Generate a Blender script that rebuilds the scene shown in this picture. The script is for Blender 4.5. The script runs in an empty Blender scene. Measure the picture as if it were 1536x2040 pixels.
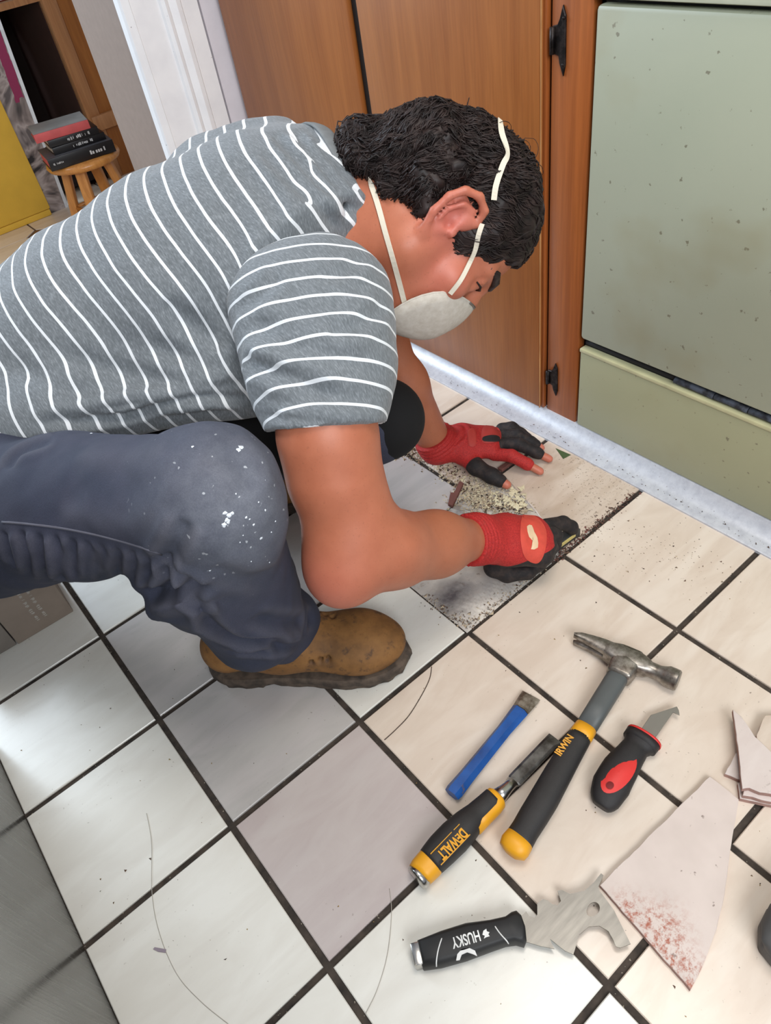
import bpy, bmesh, math, random
import numpy as np
from mathutils import Vector, Matrix, noise
from mathutils.bvhtree import BVHTree
random.seed(4); rng = np.random.default_rng(7)
scn = bpy.context.scene
PI = math.pi
# ------------------------------------------------------------------ camera (metres; floor is z = 0, cabinets face -X)
CAM = np.array([0.2184, -0.9330, 0.9037])
ROT = np.array([[0.7609, 0.5254, -0.3807], [-0.6329, 0.4716, -0.6140], [-0.1430, 0.7082, 0.6914]])
FPX = 1449.3
cd = bpy.data.cameras.new('camera'); cam = bpy.data.objects.new('camera', cd); scn.collection.objects.link(cam)
cd.sensor_fit = 'VERTICAL'; cd.sensor_height = 24.0; cd.lens = FPX / 2040 * 24.0; cd.clip_start = 0.02
m4 = Matrix([list(ROT[i]) + [CAM[i]] for i in range(3)] + [[0, 0, 0, 1]])
cam.matrix_world = m4
scn.camera = cam
# ------------------------------------------------------------------ light
scn.view_settings.view_transform = 'Standard'; scn.view_settings.look = 'None'
scn.view_settings.gamma = 1.0; scn.view_settings.use_curve_mapping = False
scn.view_settings.exposure = 0.0
w = bpy.data.worlds.new('world'); scn.world = w; w.use_nodes = True
bgn = w.node_tree.nodes['Background']; bgn.inputs[0].default_value = (0.80, 0.86, 1.0, 1); bgn.inputs[1].default_value = 0.42
def area(name, loc, target, size, power, col, size_y=None):
    l = bpy.data.lights.new(name, 'AREA'); l.energy = power; l.color = col; l.size = size
    if size_y: l.shape = 'RECTANGLE'; l.size_y = size_y
    o = bpy.data.objects.new(name, l); scn.collection.objects.link(o); o.location = loc
    o.rotation_euler = (Vector(target) - Vector(loc)).to_track_quat('-Z', 'Y').to_euler(); return o
area('window_daylight', (-0.35, 2.75, 1.75), (0.3, 0.0, 0.3), 1.0, 80, (0.74, 0.87, 1.0), 1.2)
area('dining_skylight', (-0.65, 1.95, 2.15), (0.3, 1.3, 0.0), 0.62, 15, (0.78, 0.90, 1.0), 0.8)
area('kitchen_window_daylight', (-0.25, -2.3, 1.8), (0.7, 0.0, 0.2), 1.4, 52, (0.95, 0.98, 1.0), 1.0)
area('ceiling_lamp', (0.75, -0.75, 2.35), (0.62, -0.45, 0), 0.8, 22, (1.0, 0.93, 0.84))

# ------------------------------------------------------------------ helpers
def D(u, v, d):            # point of the room seen at (u, v), d metres in front of the lens
    return CAM + ROT @ np.array([(u - 768) / FPX * d, -(v - 1020) / FPX * d, -d])
def F(u, v, z=0.0):        # point at height z
    r = ROT @ np.array([(u - 768) / FPX, -(v - 1020) / FPX, -1.0]); return CAM + r * ((z - CAM[2]) / r[2])
def unit(a): a = np.asarray(a, float); return a / np.linalg.norm(a)
def link(o, parent=None):
    scn.collection.objects.link(o)
    if parent is not None: o.parent = parent
    return o
def obj_from(name, verts, faces, mat=None, parent=None, smooth=False):
    me = bpy.data.meshes.new(name); me.from_pydata([tuple(map(float, v)) for v in verts], [], [tuple(map(int, f)) for f in faces]); me.update()
    if mat: me.materials.append(mat)
    if smooth: me.polygons.foreach_set('use_smooth', [True] * len(me.polygons))
    return link(bpy.data.objects.new(name, me), parent)
def obj_bm(name, bm, mat=None, parent=None, smooth=False, angle=None):
    bmesh.ops.recalc_face_normals(bm, faces=bm.faces[:])
    me = bpy.data.meshes.new(name); bm.to_mesh(me); bm.free()
    if mat: me.materials.append(mat)
    if smooth:
        me.polygons.foreach_set('use_smooth', [True] * len(me.polygons))
        if angle: me.set_sharp_from_angle(angle=math.radians(angle))
    return link(bpy.data.objects.new(name, me), parent)
def empty(name, loc=(0, 0, 0), parent=None):
    o = bpy.data.objects.new(name, None); o.location = loc; o.empty_display_size = 0.05; return link(o, parent)
def tag(o, label, cat, group=None):
    o['label'] = label; o['category'] = cat
    if group: o['group'] = group
    return o
def child_keep(o, parent):   # parent an object whose mesh is in world coordinates
    o.parent = parent; o.matrix_parent_inverse = parent.matrix_basis.inverted(); return o
def add_box(bm, lo, hi, M=None, bevel=0.0):
    v = [bm.verts.new((x, y, z)) for x in (lo[0], hi[0]) for y in (lo[1], hi[1]) for z in (lo[2], hi[2])]
    fs = [bm.faces.new([v[i] for i in q]) for q in ((0, 1, 3, 2), (4, 6, 7, 5), (0, 4, 5, 1), (2, 3, 7, 6), (0, 2, 6, 4), (1, 5, 7, 3))]
    if bevel:
        es = list({e for f in fs for e in f.edges})
        r = bmesh.ops.bevel(bm, geom=es, offset=bevel, segments=2, affect='EDGES', profile=0.5); v = list({q for f in r['faces'] for q in f.verts} | {q for q in v if q.is_valid})
    if M is not None: bmesh.ops.transform(bm, matrix=M, verts=[q for q in v if q.is_valid])
def box(name, lo, hi, mat, parent=None, bevel=0.0):
    bm = bmesh.new(); add_box(bm, lo, hi, None, bevel); return obj_bm(name, bm, mat, parent, smooth=bevel > 0, angle=40)
def prism(name, outline, z0, z1, mat, parent=None, chamfer=0.0, M=None, holes=None):
    """extruded flat outline, thin chamfer on its upper rim"""
    bm = bmesh.new()
    vs = [bm.verts.new((x, y, z0)) for x, y in outline]; f = bm.faces.new(vs)
    r = bmesh.ops.extrude_face_region(bm, geom=[f]); tv = [e for e in r['geom'] if isinstance(e, bmesh.types.BMVert)]
    for q in tv: q.co.z = z1
    if chamfer:
        te = [e for e in bm.edges if all(abs(q.co.z - z1) < 1e-7 for q in e.verts)]
        bmesh.ops.bevel(bm, geom=te, offset=chamfer, segments=1, affect='EDGES')
    if M is not None: bmesh.ops.transform(bm, matrix=M, verts=bm.verts[:])
    return obj_bm(name, bm, mat, parent)
def superpt(a, n):
    c, s = math.cos(a), math.sin(a)
    return (abs(c) ** (2 / n)) * (1 if c >= 0 else -1), (abs(s) ** (2 / n)) * (1 if s >= 0 else -1)
def loft(path, radii, up=(0, 0, 1), n=18, ex=2.0, caps=True, rings=None):
    """ring surface along a path; radii = (side, up) per point. returns verts, faces"""
    P = [np.asarray(p, float) for p in path]; V = []; Fs = []
    up = np.asarray(up, float)
    for i, p in enumerate(P):
        t = unit(P[min(i + 1, len(P) - 1)] - P[max(i - 1, 0)])
        s = unit(np.cross(t, up)); u = np.cross(s, t)
        rx, ry = radii[i][:2]; e = radii[i][2] if len(radii[i]) > 2 else ex
        for k in range(n):
            a, b = superpt(2 * PI * k / n, e); V.append(p + s * a * rx + u * b * ry)
    for i in range(len(P) - 1):
        for k in range(n):
            a, b = i * n + k, i * n + (k + 1) % n; Fs.append((a, b, b + n, a + n))
    if caps:
        Fs.append(tuple(range(n - 1, -1, -1))); Fs.append(tuple((len(P) - 1) * n + k for k in range(n)))
    return V, Fs
def catmull(pts, m=6):
    P = [np.asarray(p, float) for p in pts]; out = []
    for i in range(len(P) - 1):
        p0, p1, p2, p3 = P[max(i - 1, 0)], P[i], P[i + 1], P[min(i + 2, len(P) - 1)]
        for k in range(m):
            t = k / m; out.append(0.5 * ((2 * p1) + (p2 - p0) * t + (2 * p0 - 5 * p1 + 4 * p2 - p3) * t * t + (3 * p1 - p0 - 3 * p2 + p3) * t ** 3))
    out.append(P[-1]); return out
def frameM(o, x, up=(0, 0, 1)):
    x = unit(x); y = unit(np.cross(up, x)); z = np.cross(x, y)
    return Matrix([[x[0], y[0], z[0], o[0]], [x[1], y[1], z[1], o[1]], [x[2], y[2], z[2], o[2]], [0, 0, 0, 1]])
def text_obj(name, body, size, mat, parent, M, extrude=0.0002, align='CENTER', shear=0.0, sx=1.0, bold=0.0):
    c = bpy.data.curves.new(name, 'FONT'); c.body = body; c.size = size; c.extrude = extrude; c.align_x = align; c.align_y = 'CENTER'; c.shear = shear; c.offset = bold
    t = bpy.data.objects.new(name, c); scn.collection.objects.link(t)
    dg = bpy.context.evaluated_depsgraph_get(); me = bpy.data.meshes.new_from_object(t.evaluated_get(dg)); bpy.data.objects.remove(t)
    me.transform(Matrix.Diagonal((sx, 1, 1, 1))); me.transform(M); me.materials.clear(); me.materials.append(mat); me.name = name
    return link(bpy.data.objects.new(name, me), parent)
# ------------------------------------------------------------------ materials
class NT:
    def __init__(s, name):
        s.m = bpy.data.materials.new(name); s.m.use_nodes = True; s.t = s.m.node_tree; s.b = s.t.nodes['Principled BSDF']
    def n(s, kind, **kw):
        q = s.t.nodes.new(kind)
        for k, v in kw.items():
            if k in q.inputs: q.inputs[k].default_value = v
            else: setattr(q, k, v)
        return q
    def l(s, a, b): s.t.links.new(a, b)
    def coord(s, scale=(1, 1, 1), rot=(0, 0, 0)):
        c = s.n('ShaderNodeTexCoord'); mp = s.n('ShaderNodeMapping'); mp.inputs['Scale'].default_value = scale; mp.inputs['Rotation'].default_value = rot
        s.l(c.outputs['Object'], mp.inputs['Vector']); return mp.outputs['Vector']
    def noise(s, vec, scale, detail=4, rough=0.55, dist=0.0):
        q = s.n('ShaderNodeTexNoise'); q.inputs['Scale'].default_value = scale; q.inputs['Detail'].default_value = detail; q.inputs['Roughness'].default_value = rough; q.inputs['Distortion'].default_value = dist
        s.l(vec, q.inputs['Vector']); return q.outputs['Fac']
    def ramp(s, fac, stops):
        q = s.n('ShaderNodeValToRGB'); e = q.color_ramp.elements
        while len(e) < len(stops): e.new(0.5)
        for i, (p, c) in enumerate(stops):
            e[i].position = p; e[i].color = (*c, 1) if len(c) == 3 else c
        s.l(fac, q.inputs['Fac']); return q.outputs['Color']
    def mix(s, fac, a, b, mode='MIX'):
        q = s.n('ShaderNodeMix', data_type='RGBA', blend_type=mode)
        for sock, val in ((q.inputs[0], fac), (q.inputs[6], a), (q.inputs[7], b)):
            if isinstance(val, (int, float)): sock.default_value = val
            elif isinstance(val, (tuple, list)): sock.default_value = (*val[:3], 1)
            else: s.l(val, sock)
        return q.outputs[2]
    def math(s, op, a, b=None, c=None, clamp=False):
        q = s.n('ShaderNodeMath', operation=op, use_clamp=clamp)
        for i, v in enumerate((a, b, c)):
            if v is None: continue
            if isinstance(v, (int, float)): q.inputs[i].default_value = v
            else: s.l(v, q.inputs[i])
        return q.outputs[0]
    def attr(s, name): q = s.n('ShaderNodeAttribute'); q.attribute_name = name; return q
    def bump(s, h, strength=0.3, dist=0.002):
        q = s.n('ShaderNodeBump'); q.inputs['Strength'].default_value = strength; q.inputs['Distance'].default_value = dist
        s.l(h, q.inputs['Height']); s.l(q.outputs['Normal'], s.b.inputs['Normal'])
    def set(s, color=None, rough=None, metal=None, **kw):
        for k, v in (('Base Color', color), ('Roughness', rough), ('Metallic', metal), *kw.items()):
            if v is None: continue
            if isinstance(v, (int, float)): s.b.inputs[k].default_value = v
            elif isinstance(v, (tuple, list)): s.b.inputs[k].default_value = (*v, 1) if len(v) == 3 and k.endswith('Color') else v
            else: s.l(v, s.b.inputs[k])
        return s.m
def hexc(h, k=1.0):   # sRGB 0-255 triple -> linear
    return tuple(k * ((c / 255 / 12.92) if c / 255 <= 0.04045 else ((c / 255 + 0.055) / 1.055) ** 2.4) for c in h)
def speckle(name, base, dark, scale=40, lo=0.45, hi=0.6, rough=0.5, metal=0.0, bump=0.0, spots=None, stretch=(1, 1, 1)):
    q = NT(name); v = q.coord(stretch); n1 = q.noise(v, scale)
    col = q.ramp(n1, [(lo, base), (hi, dark)])
    if spots:
        n2 = q.noise(v, spots[0], 2, 0.5); col = q.mix(q.ramp(n2, [(spots[1], (0, 0, 0)), (spots[1] + 0.03, (1, 1, 1))]), col, spots[2])
    q.set(col, rough, metal)
    if bump: q.bump(q.noise(v, scale * 3), bump, 0.001)
    return q.m
def wood(name, light, dark, rot=(0, 0, 0), scale=(30, 30, 2.2), rough=0.38):
    q = NT(name); v = q.coord(scale, rot); n1 = q.noise(v, 1.0, 6, 0.6, 0.4); v2 = q.coord((6, 6, 1.4)); n2 = q.noise(v2, 1.3, 3)
    v3 = q.coord((260, 260, 9)); n3 = q.noise(v3, 1.0, 3, 0.6)
    c = q.ramp(n1, [(0.2, dark), (0.62, light)]); c = q.mix(q.math('MULTIPLY', n2, 0.35), c, dark, 'MIX')
    c = q.mix(0.22, c, q.ramp(n3, [(0.35, (0.4, 0.4, 0.4)), (0.65, (1, 1, 1))]), 'MULTIPLY')
    q.set(c, rough, 0.0); q.bump(n3, 0.12, 0.0008); return q.m
def plain(name, col, rough=0.5, metal=0.0, var=0.12, scale=25, bump=0.0, coat=0.0):
    q = NT(name); n1 = q.noise(q.coord(), scale, 3); a = tuple(c * (1 - var) for c in col); b = tuple(min(1, c * (1 + var)) for c in col)
    q.set(q.ramp(n1, [(0.3, a), (0.7, b)]), rough, metal)
    if coat: q.b.inputs['Coat Weight'].default_value = coat
    if bump: q.bump(q.noise(q.coord(), scale * 12, 3), bump, 0.0008)
    return q.m
# ------------------------------------------------------------------ the setting
PT = 0.212                      # tile pitch
HB = 0.0042                     # half a joint
grout = speckle('dark_grout', hexc((72, 62, 54)), hexc((38, 33, 29)), 60, 0.35, 0.7, 0.9, bump=0.6, spots=(240, 0.70, hexc((150, 140, 125))))
floor = box('floor', (-0.02, -1.6, -0.02), (1.053, 0.748, -0.0035), grout); floor['kind'] = 'structure'
def tile_mat(name, base, tone, vein, spots=0.70):
    q = NT(name); v = q.coord(); vs = q.coord((7, 22, 7), (0, 0, 0.35))
    c = q.ramp(q.noise(vs, 1.0, 5, 0.6, 0.6), [(0.38, base), (0.62, tone)])
    c = q.mix(q.ramp(q.noise(q.coord((4, 15, 4), (0, 0, 0.2)), 1.6, 3, 0.5, 1.0), [(0.5, (0, 0, 0)), (0.66, (0.55, 0.55, 0.55))]), c, vein)
    dirt = q.ramp(q.noise(v, 210, 2, 0.5), [(spots, (0, 0, 0)), (spots + 0.04, (1, 1, 1))]); area_ = q.ramp(q.noise(v, 9, 3), [(0.45, (0, 0, 0)), (0.7, (0.7, 0.7, 0.7))])
    c = q.mix(q.math('MULTIPLY', dirt, area_), c, hexc((112, 96, 82)))
    q.set(c, 0.22); q.bump(q.noise(v, 55, 3), 0.06, 0.0015)
    q.b.inputs['Specular IOR Level'].default_value = 0.5
    return q.m
t_white = tile_mat('glazed_white_tile', hexc((230, 228, 220)), hexc((223, 220, 211)), hexc((217, 213, 204)))
t_cream = tile_mat('cream_marbled_tile', hexc((222, 208, 193)), hexc((213, 197, 181)), hexc((230, 219, 206)))
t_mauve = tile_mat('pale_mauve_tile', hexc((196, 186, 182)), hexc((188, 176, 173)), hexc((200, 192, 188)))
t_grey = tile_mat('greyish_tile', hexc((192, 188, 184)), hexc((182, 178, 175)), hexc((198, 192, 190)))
t_dirty = tile_mat('dusty_cream_tile', hexc((212, 197, 182)), hexc((198, 180, 163)), hexc((186, 166, 146)), 0.60)
mortar = NT('old_mortar_bed')
_v = mortar.coord(); _n = mortar.noise(_v, 11, 5, 0.6)
_c = mortar.ramp(_n, [(0.30, hexc((128, 122, 122))), (0.42, hexc((176, 172, 168))), (0.60, hexc((204, 196, 186)))])
_c = mortar.mix(mortar.ramp(mortar.noise(_v, 90, 4, 0.6), [(0.60, (0, 0, 0)), (0.70, (0.6, 0.6, 0.6))]), _c, hexc((134, 118, 106)))
def near(q, c, r):
    d = q.n('ShaderNodeVectorMath', operation='DISTANCE'); q.l(q.coord(), d.inputs[0]); d.inputs[1].default_value = tuple(map(float, c)); return q.math('SUBTRACT', 1.0, q.math('DIVIDE', d.outputs['Value'], r), None, True)
_c = mortar.mix(mortar.math('MULTIPLY', near(mortar, F(905, 1188), .045), mortar.math('MULTIPLY', mortar.noise(_v, 70, 5, 0.7), 2.2), None, True), _c, hexc((96, 90, 92)))
_c = mortar.mix(mortar.math('MULTIPLY', near(mortar, F(955, 1215), .05), mortar.math('MULTIPLY', mortar.noise(_v, 160, 4, 0.7), 2.0), None, True), _c, hexc((226, 220, 210)))
mortar.set(_c, 0.9); mortar.bump(mortar.noise(_v, 120, 5, 0.7), 0.5, 0.002)
def tile_poly(poly, mat, dz=0.0, tilt=0):
    o = prism('tile', poly, -0.0034, 0.0 + dz, mat, floor, 0.0011)
    return o
def tile_col(i, j):
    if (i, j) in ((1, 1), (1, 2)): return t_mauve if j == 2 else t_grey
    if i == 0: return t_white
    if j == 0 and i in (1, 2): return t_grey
    if i == 2 and j == 1: return t_white
    if i == 1 and j >= 3: return t_white
    if i == 1: return t_white
    if i == 4 and j == 1: return t_dirty
    if i == 3 and j in (-1, 0): return t_grey
    if j >= 4 and i >= 3: return t_cream
    return t_cream if i >= 2 else t_white
shared = {}
for i in range(0, 5):
    for j in range(-4, 6):
        x0, x1 = i * PT + HB, (i + 1) * PT - HB; y1, y0 = -j * PT - HB, -(j + 1) * PT + HB
        if i == 0: x0 = 0.006
        if i == 4: x1 = 1.053
        if (i, j) == (3, 1): continue                      # the lifted tile
        if y1 > 0.74: y1 = 0.74
        m = tile_col(i, j); dz = random.uniform(-0.0004, 0.0004)
        if (i, j) == (4, 1):                               # broken along a diagonal
            a, b = F(1012, 950)[:2], F(1128, 1100)[:2]
            poly = [(a[0], y1), (x1, y1), (x1, y0), (b[0], y0), (a[0] + (b[0] - a[0]) * 0.45, a[1] + (b[1] - a[1]) * 0.5 + 0.003)]
            tile_poly(poly, m, 0.0002); continue
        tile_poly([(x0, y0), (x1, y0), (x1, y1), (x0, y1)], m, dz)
# exposed mortar where the tile is out: rough bed, trowel ridges, crumbs
bm = bmesh.new(); nx, ny = 96, 72
gx0, gx1, gy0, gy1 = 3 * PT - 0.002, 4 * PT + 0.075, -2 * PT + 0.001, -PT + 0.002
gv = []
for a in range(nx + 1):
    for b in range(ny + 1):
        x = gx0 + (gx1 - gx0) * a / nx; y = gy0 + (gy1 - gy0) * b / ny
        z = -0.0019 + 0.0009 * noise.fractal(Vector((x * 60, y * 60, 1.3)), 0.7, 2.0, 4)
        ridge = max(0, min(1, (y - gy0) / 0.012)) * max(0, min(1, (gy0 + 0.05 - y) / 0.02)) * max(0, min(1, (0.80 - x) / 0.04))
        z += 0.0020 * ridge * max(0, math.sin((x + 0.45 * y) * 2 * PI / 0.0085))
        gv.append(bm.verts.new((x, y, z)))
for a in range(nx):
    for b in range(ny): bm.faces.new((gv[a * (ny + 1) + b], gv[(a + 1) * (ny + 1) + b], gv[(a + 1) * (ny + 1) + b + 1], gv[a * (ny + 1) + b + 1]))
mb = obj_bm('mortar_bed', bm, mortar.m, floor, True)
# next room's floor beyond the doorway
beige_t = tile_mat('beige_dining_tile', hexc((214, 198, 178)), hexc((204, 186, 166)), hexc((218, 204, 186)))
fl2 = box('floor_dining', (-1.6, 0.752, -0.02), (3.0, 3.6, -0.0035), plain('brown_joint', hexc((92, 72, 58)), 0.9)); fl2['kind'] = 'structure'
brown_t = plain('brown_inset_tile', hexc((98, 62, 48)), 0.4)
PD = 0.335
for i in range(-2, 5):
    for j in range(0, 6):
        x0 = 0.03 + i * PD + 0.42; y0 = 0.98 + j * PD - 0.1; c = 0.045
        lo, hi = y0 + 0.003, y0 + PD - 0.003; xa, xb = x0 + 0.003, x0 + PD - 0.003
        if j == 0: lo = max(lo, 0.78)
        prism('tile', [(xa + c, lo), (xb - c, lo), (xb, lo + c), (xb, hi - c), (xb - c, hi), (xa + c, hi), (xa, hi - c), (xa, lo + c)], -0.0034, 0.0, beige_t, fl2, 0.001)
        cc = c - 0.006
        prism('tile', [(x0 - cc, y0), (x0, y0 - cc), (x0 + cc, y0), (x0, y0 + cc)], -0.0034, -0.0002, brown_t, fl2, 0.001)
# metal trim along the cabinet foot: cove profile
alu = NT('dull_aluminium'); _v = alu.coord((5, 90, 5)); _v2 = alu.coord()
_c = alu.ramp(alu.noise(_v2, 70, 5, 0.7), [(0.40, hexc((204, 207, 214))), (0.66, hexc((186, 189, 198)))])
_c = alu.mix(alu.ramp(alu.noise(_v2, 190, 3, 0.6), [(0.68, (0, 0, 0)), (0.72, (0.6, 0.6, 0.6))]), _c, hexc((120, 116, 116)))
alu.set(_c, 0.42, 0.25); alu.bump(alu.noise(_v2, 160, 3), 0.15, 0.001)
prof = [(1.0505, -0.002), (1.0505, 0.003), (1.053, 0.0042), (1.070, 0.0056), (1.078, 0.0085), (1.086, 0.0150), (1.0925, 0.0235), (1.0945, 0.0275), (1.0980, 0.0285), (1.1035, 0.0285), (1.1035, -0.002)]
bm = bmesh.new(); A = [bm.verts.new((x, -1.6, z)) for x, z in prof]; B = [bm.verts.new((x, 0.748, z)) for x, z in prof]
for k in range(len(prof)): bm.faces.new((A[k], A[(k + 1) % len(prof)], B[(k + 1) % len(prof)], B[k]))
bm.faces.new(A); bm.faces.new(B[::-1])
tr = obj_bm('trim_1', bm, alu.m, None, True, 30); tr['kind'] = 'structure'
# wall with the doorway (plane y = 0.75), white casing, taupe reveal
taupe = plain('taupe_wall_paint', hexc((140, 124, 114)), 0.8, var=0.05, scale=60, bump=0.2)
white = speckle('white_gloss_paint', hexc((238, 240, 243)), hexc((230, 232, 236)), 18, 0.4, 0.7, 0.4, bump=0.08, spots=(130, 0.76, hexc((140, 136, 140))))
offw = plain('offwhite_panel_paint', hexc((216, 214, 222)), 0.5, var=0.04)
cream_wall = plain('cream_wall_paint', hexc((214, 206, 192)), 0.8, var=0.04)
wb = box('wall_back', (0.9, 0.752, 0.0), (1.9, 1.035, 2.4), taupe); wb['kind'] = 'structure'
wb2 = box('wall_back_left', (-1.6, 0.752, 0.0), (-0.46, 0.90, 2.4), cream_wall); wb2['kind'] = 'structure'
def vextrude(name, prof, z0, z1, mat, parent):
    bm = bmesh.new(); A = [bm.verts.new((x, y, z0)) for x, y in prof]; B = [bm.verts.new((x, y, z1)) for x, y in prof]
    for k in range(len(prof)): bm.faces.new((A[k], A[(k + 1) % len(prof)], B[(k + 1) % len(prof)], B[k]))
    bm.faces.new(A); bm.faces.new(B[::-1]); return obj_bm(name, bm, mat, parent, True, 25)
cs = [(0.886, 0.765), (0.886, 0.744), (0.889, 0.738), (0.905, 0.736), (0.907, 0.739), (0.966, 0.739), (0.969, 0.733), (0.976, 0.729), (0.982, 0.731), (0.986, 0.735), (0.992, 0.731), (1.000, 0.728), (1.010, 0.730), (1.014, 0.736), (1.051, 0.738), (1.053, 0.751)]
d1 = vextrude('trim_2', cs, 0.0, 2.1, white, None); d1['kind'] = 'structure'
t3 = box('trim_3', (1.057, 0.741, 0.0), (1.108, 0.752, 2.1), offw); t3['kind'] = 'structure'
# far wall and window of the next room
gl = NT('window_glass'); gl.b.inputs['Transmission Weight'].default_value = 1.0; gl.set((1, 1, 1), 0.0); gl.b.inputs['IOR'].default_value = 1.02
wl = box('wall_far', (-1.6, 3.55, 0), (3.0, 3.65, 2.4), plain('far_wall_paint', hexc((196, 184, 168)), 0.8, var=0.04)); wl['kind'] = 'structure'
# ------------------------------------------------------------------ kitchen cabinet and appliances
w_door = wood('honey_stained_plywood', hexc((168, 104, 52)), hexc((140, 80, 36)))
w_frame = wood('red_brown_stained_wood', hexc((176, 100, 48)), hexc((138, 72, 32)), scale=(60, 60, 3))
w_dark = plain('cabinet_gap_shade', hexc((22, 12, 8)), 0.8)  # wood blackened so the shade of the door gap is in its colour
edge_w = wood('worn_door_edge', hexc((206, 152, 96)), hexc((150, 92, 48)), scale=(90, 90, 14))
cab = empty('kitchen_cabinet', (1.1, 0.25, 0)); tag(cab, 'brown plywood kitchen cabinet with two tall slab doors and black iron hinges', 'cabinet')
def cpart(o, par): return child_keep(o, par)
body = cpart(box('carcass', (1.113, -0.24, 0.02), (1.70, 0.735, 0.86), w_dark), cab)
cpart(box('stile', (1.097, -0.240, 0.012), (1.118, -0.172, 0.86), w_frame, None, 0.0015), cab)
cpart(box('stile', (1.099, 0.2475, 0.012), (1.113, 0.2695, 0.86), w_dark), cab)
cpart(box('stile', (1.099, 0.724, 0.012), (1.113, 0.736, 0.86), w_frame), cab)
cpart(box('worktop', (1.07, -0.24, 0.86), (1.70, 0.735, 0.90), plain('worktop_laminate', hexc((188, 176, 158)), 0.4)), cab)
def slab_door(y0, y1):
    d = cpart(box('door', (1.089, y0, 0.029), (1.103, y1, 0.845), w_door, None, 0.004), cab)
    return d
dl = slab_door(0.2725, 0.722); dr = slab_door(-0.160, 0.2460)
lip = cpart(box('door_edge', (1.0935, -0.1665, 0.029), (1.103, -0.1598, 0.845), w_frame, None, 0.0012), dr)
worn = cpart(box('door_edge', (1.0888, -0.1612, 0.029), (1.0905, -0.1594, 0.845), edge_w), dr)
iron = speckle('blackened_iron', hexc((62, 54, 52)), hexc((26, 22, 22)), 90, 0.35, 0.6, 0.45, 0.7, bump=0.25)
def hinge(zc, k=1.0):
    h = 0.041 * k
    o = [(-0.019, -h), (-0.012, -h * 0.62), (-0.0105, -h * 0.42), (0.0, -h * 0.36), (0.0, h * 0.42), (-0.008, h * 0.46), (-0.0115, h * 0.62), (-0.0165, h), (-0.0215, h * 0.72), (-0.0225, -h * 0.66)]
    pl = prism('hinge', [(a, b) for a, b in o], 0, 0.0032, iron, None, 0.001, Matrix([[0, 0, -1, 1.0972], [1, 0, 0, -0.1755], [0, 1, 0, zc], [0, 0, 0, 1]]))
    cpart(pl, cab)
    V, Fs = loft([(1.0928, -0.1765, zc - h * 0.38), (1.0928, -0.1765, zc + h * 0.40)], [(0.0036, 0.0036)] * 2, (1, 0, 0), 10)
    cpart(obj_from('hinge_knuckle', V, Fs, iron, None, True), pl)
    for dz in (h * 0.66, -h * 0.66):
        V, Fs = loft([(1.0945, -0.1945, zc + dz), (1.0925, -0.1945, zc + dz)], [(0.0026, 0.0026), (0.0014, 0.0014)], (0, 0, 1), 10)
        cpart(obj_from('screw', V, Fs, iron, None, True), pl)
hinge(0.644); hinge(0.104, 0.86)
def enamel(name, a, b):
    q = NT(name); v = q.coord(); c = q.ramp(q.noise(v, 3, 4), [(0.3, a), (0.7, b)])
    c = q.mix(q.ramp(q.noise(v, 95, 3, 0.5), [(0.69, (0, 0, 0)), (0.73, (0.8, 0.8, 0.8))]), c, hexc((110, 104, 84)))
    c = q.mix(q.ramp(q.noise(v, 7, 3), [(0.55, (0, 0, 0)), (0.8, (0.5, 0.5, 0.5))]), c, hexc((150, 140, 104)))
    q.set(c, 0.42); q.bump(q.noise(v, 220, 2), 0.06, 0.001); return q.m
avo_m = enamel('avocado_green_enamel', hexc((170, 172, 150)), hexc((164, 168, 146))); olive_m = enamel('olive_green_enamel', hexc((166, 164, 132)), hexc((160, 160, 128)))
avo_lip = plain('pale_green_enamel_lip', hexc((190, 186, 146)), 0.4)
rubber = speckle('grimy_rubber_seal', hexc((74, 80, 92)), hexc((30, 30, 36)), 70, 0.4, 0.62, 0.7, bump=0.4)
app = empty('kitchen_appliance', (1.1, -0.6, 0)); tag(app, 'avocado green kitchen appliance with speckled front and separate kick panel', 'appliance')
cpart(box('carcass', (1.112, -1.15, 0.02), (1.68, -0.247, 0.86), plain('appliance_body', hexc((40, 40, 38)), 0.6)), app)
fp = cpart(box('front_panel', (1.0925, -1.15, 0.2125), (1.113, -0.2465, 0.688), avo_m, None, 0.006), app)
cpart(box('control_panel', (1.0885, -1.15, 0.694), (1.113, -0.2465, 0.86), plain('pale_cream_enamel', hexc((206, 208, 184)), 0.35), None, 0.005), app)
kp = cpart(box('kick_panel', (1.0945, -1.15, 0.029), (1.113, -0.2465, 0.1905), olive_m, None, 0.003), app)
cpart(box('panel_lip', (1.0925, -1.15, 0.1865), (1.1125, -0.2465, 0.1935), avo_lip, None, 0.0015), kp)
cpart(box('worktop', (1.07, -1.15, 0.86), (1.68, -0.2465, 0.90), plain('appliance_worktop', hexc((188, 176, 158)), 0.4)), app)
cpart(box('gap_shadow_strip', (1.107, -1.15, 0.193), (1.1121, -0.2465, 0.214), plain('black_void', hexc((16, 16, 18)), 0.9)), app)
for a, b in ((-0.425, -0.492), (-0.494, -0.547), (-0.549, -0.60), (-0.603, -0.66)):
    V, Fs = loft([(1.1035, a, 0.2005), (1.1035, (a + b) / 2, 0.2010), (1.1035, b, 0.2000)], [(0.0065, 0.0055)] * 3, (0, 0, 1), 10)
    cpart(obj_from('seal', V, Fs, rubber, None, True), app)
V, Fs = loft([(1.108, -0.25, 0.2005), (1.108, -0.43, 0.2010)], [(0.005, 0.0045)] * 2, (0, 0, 1), 8); cpart(obj_from('seal', V, Fs, plain('black_seal', hexc((22, 20, 22)), 0.8), None, True), app)
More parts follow.
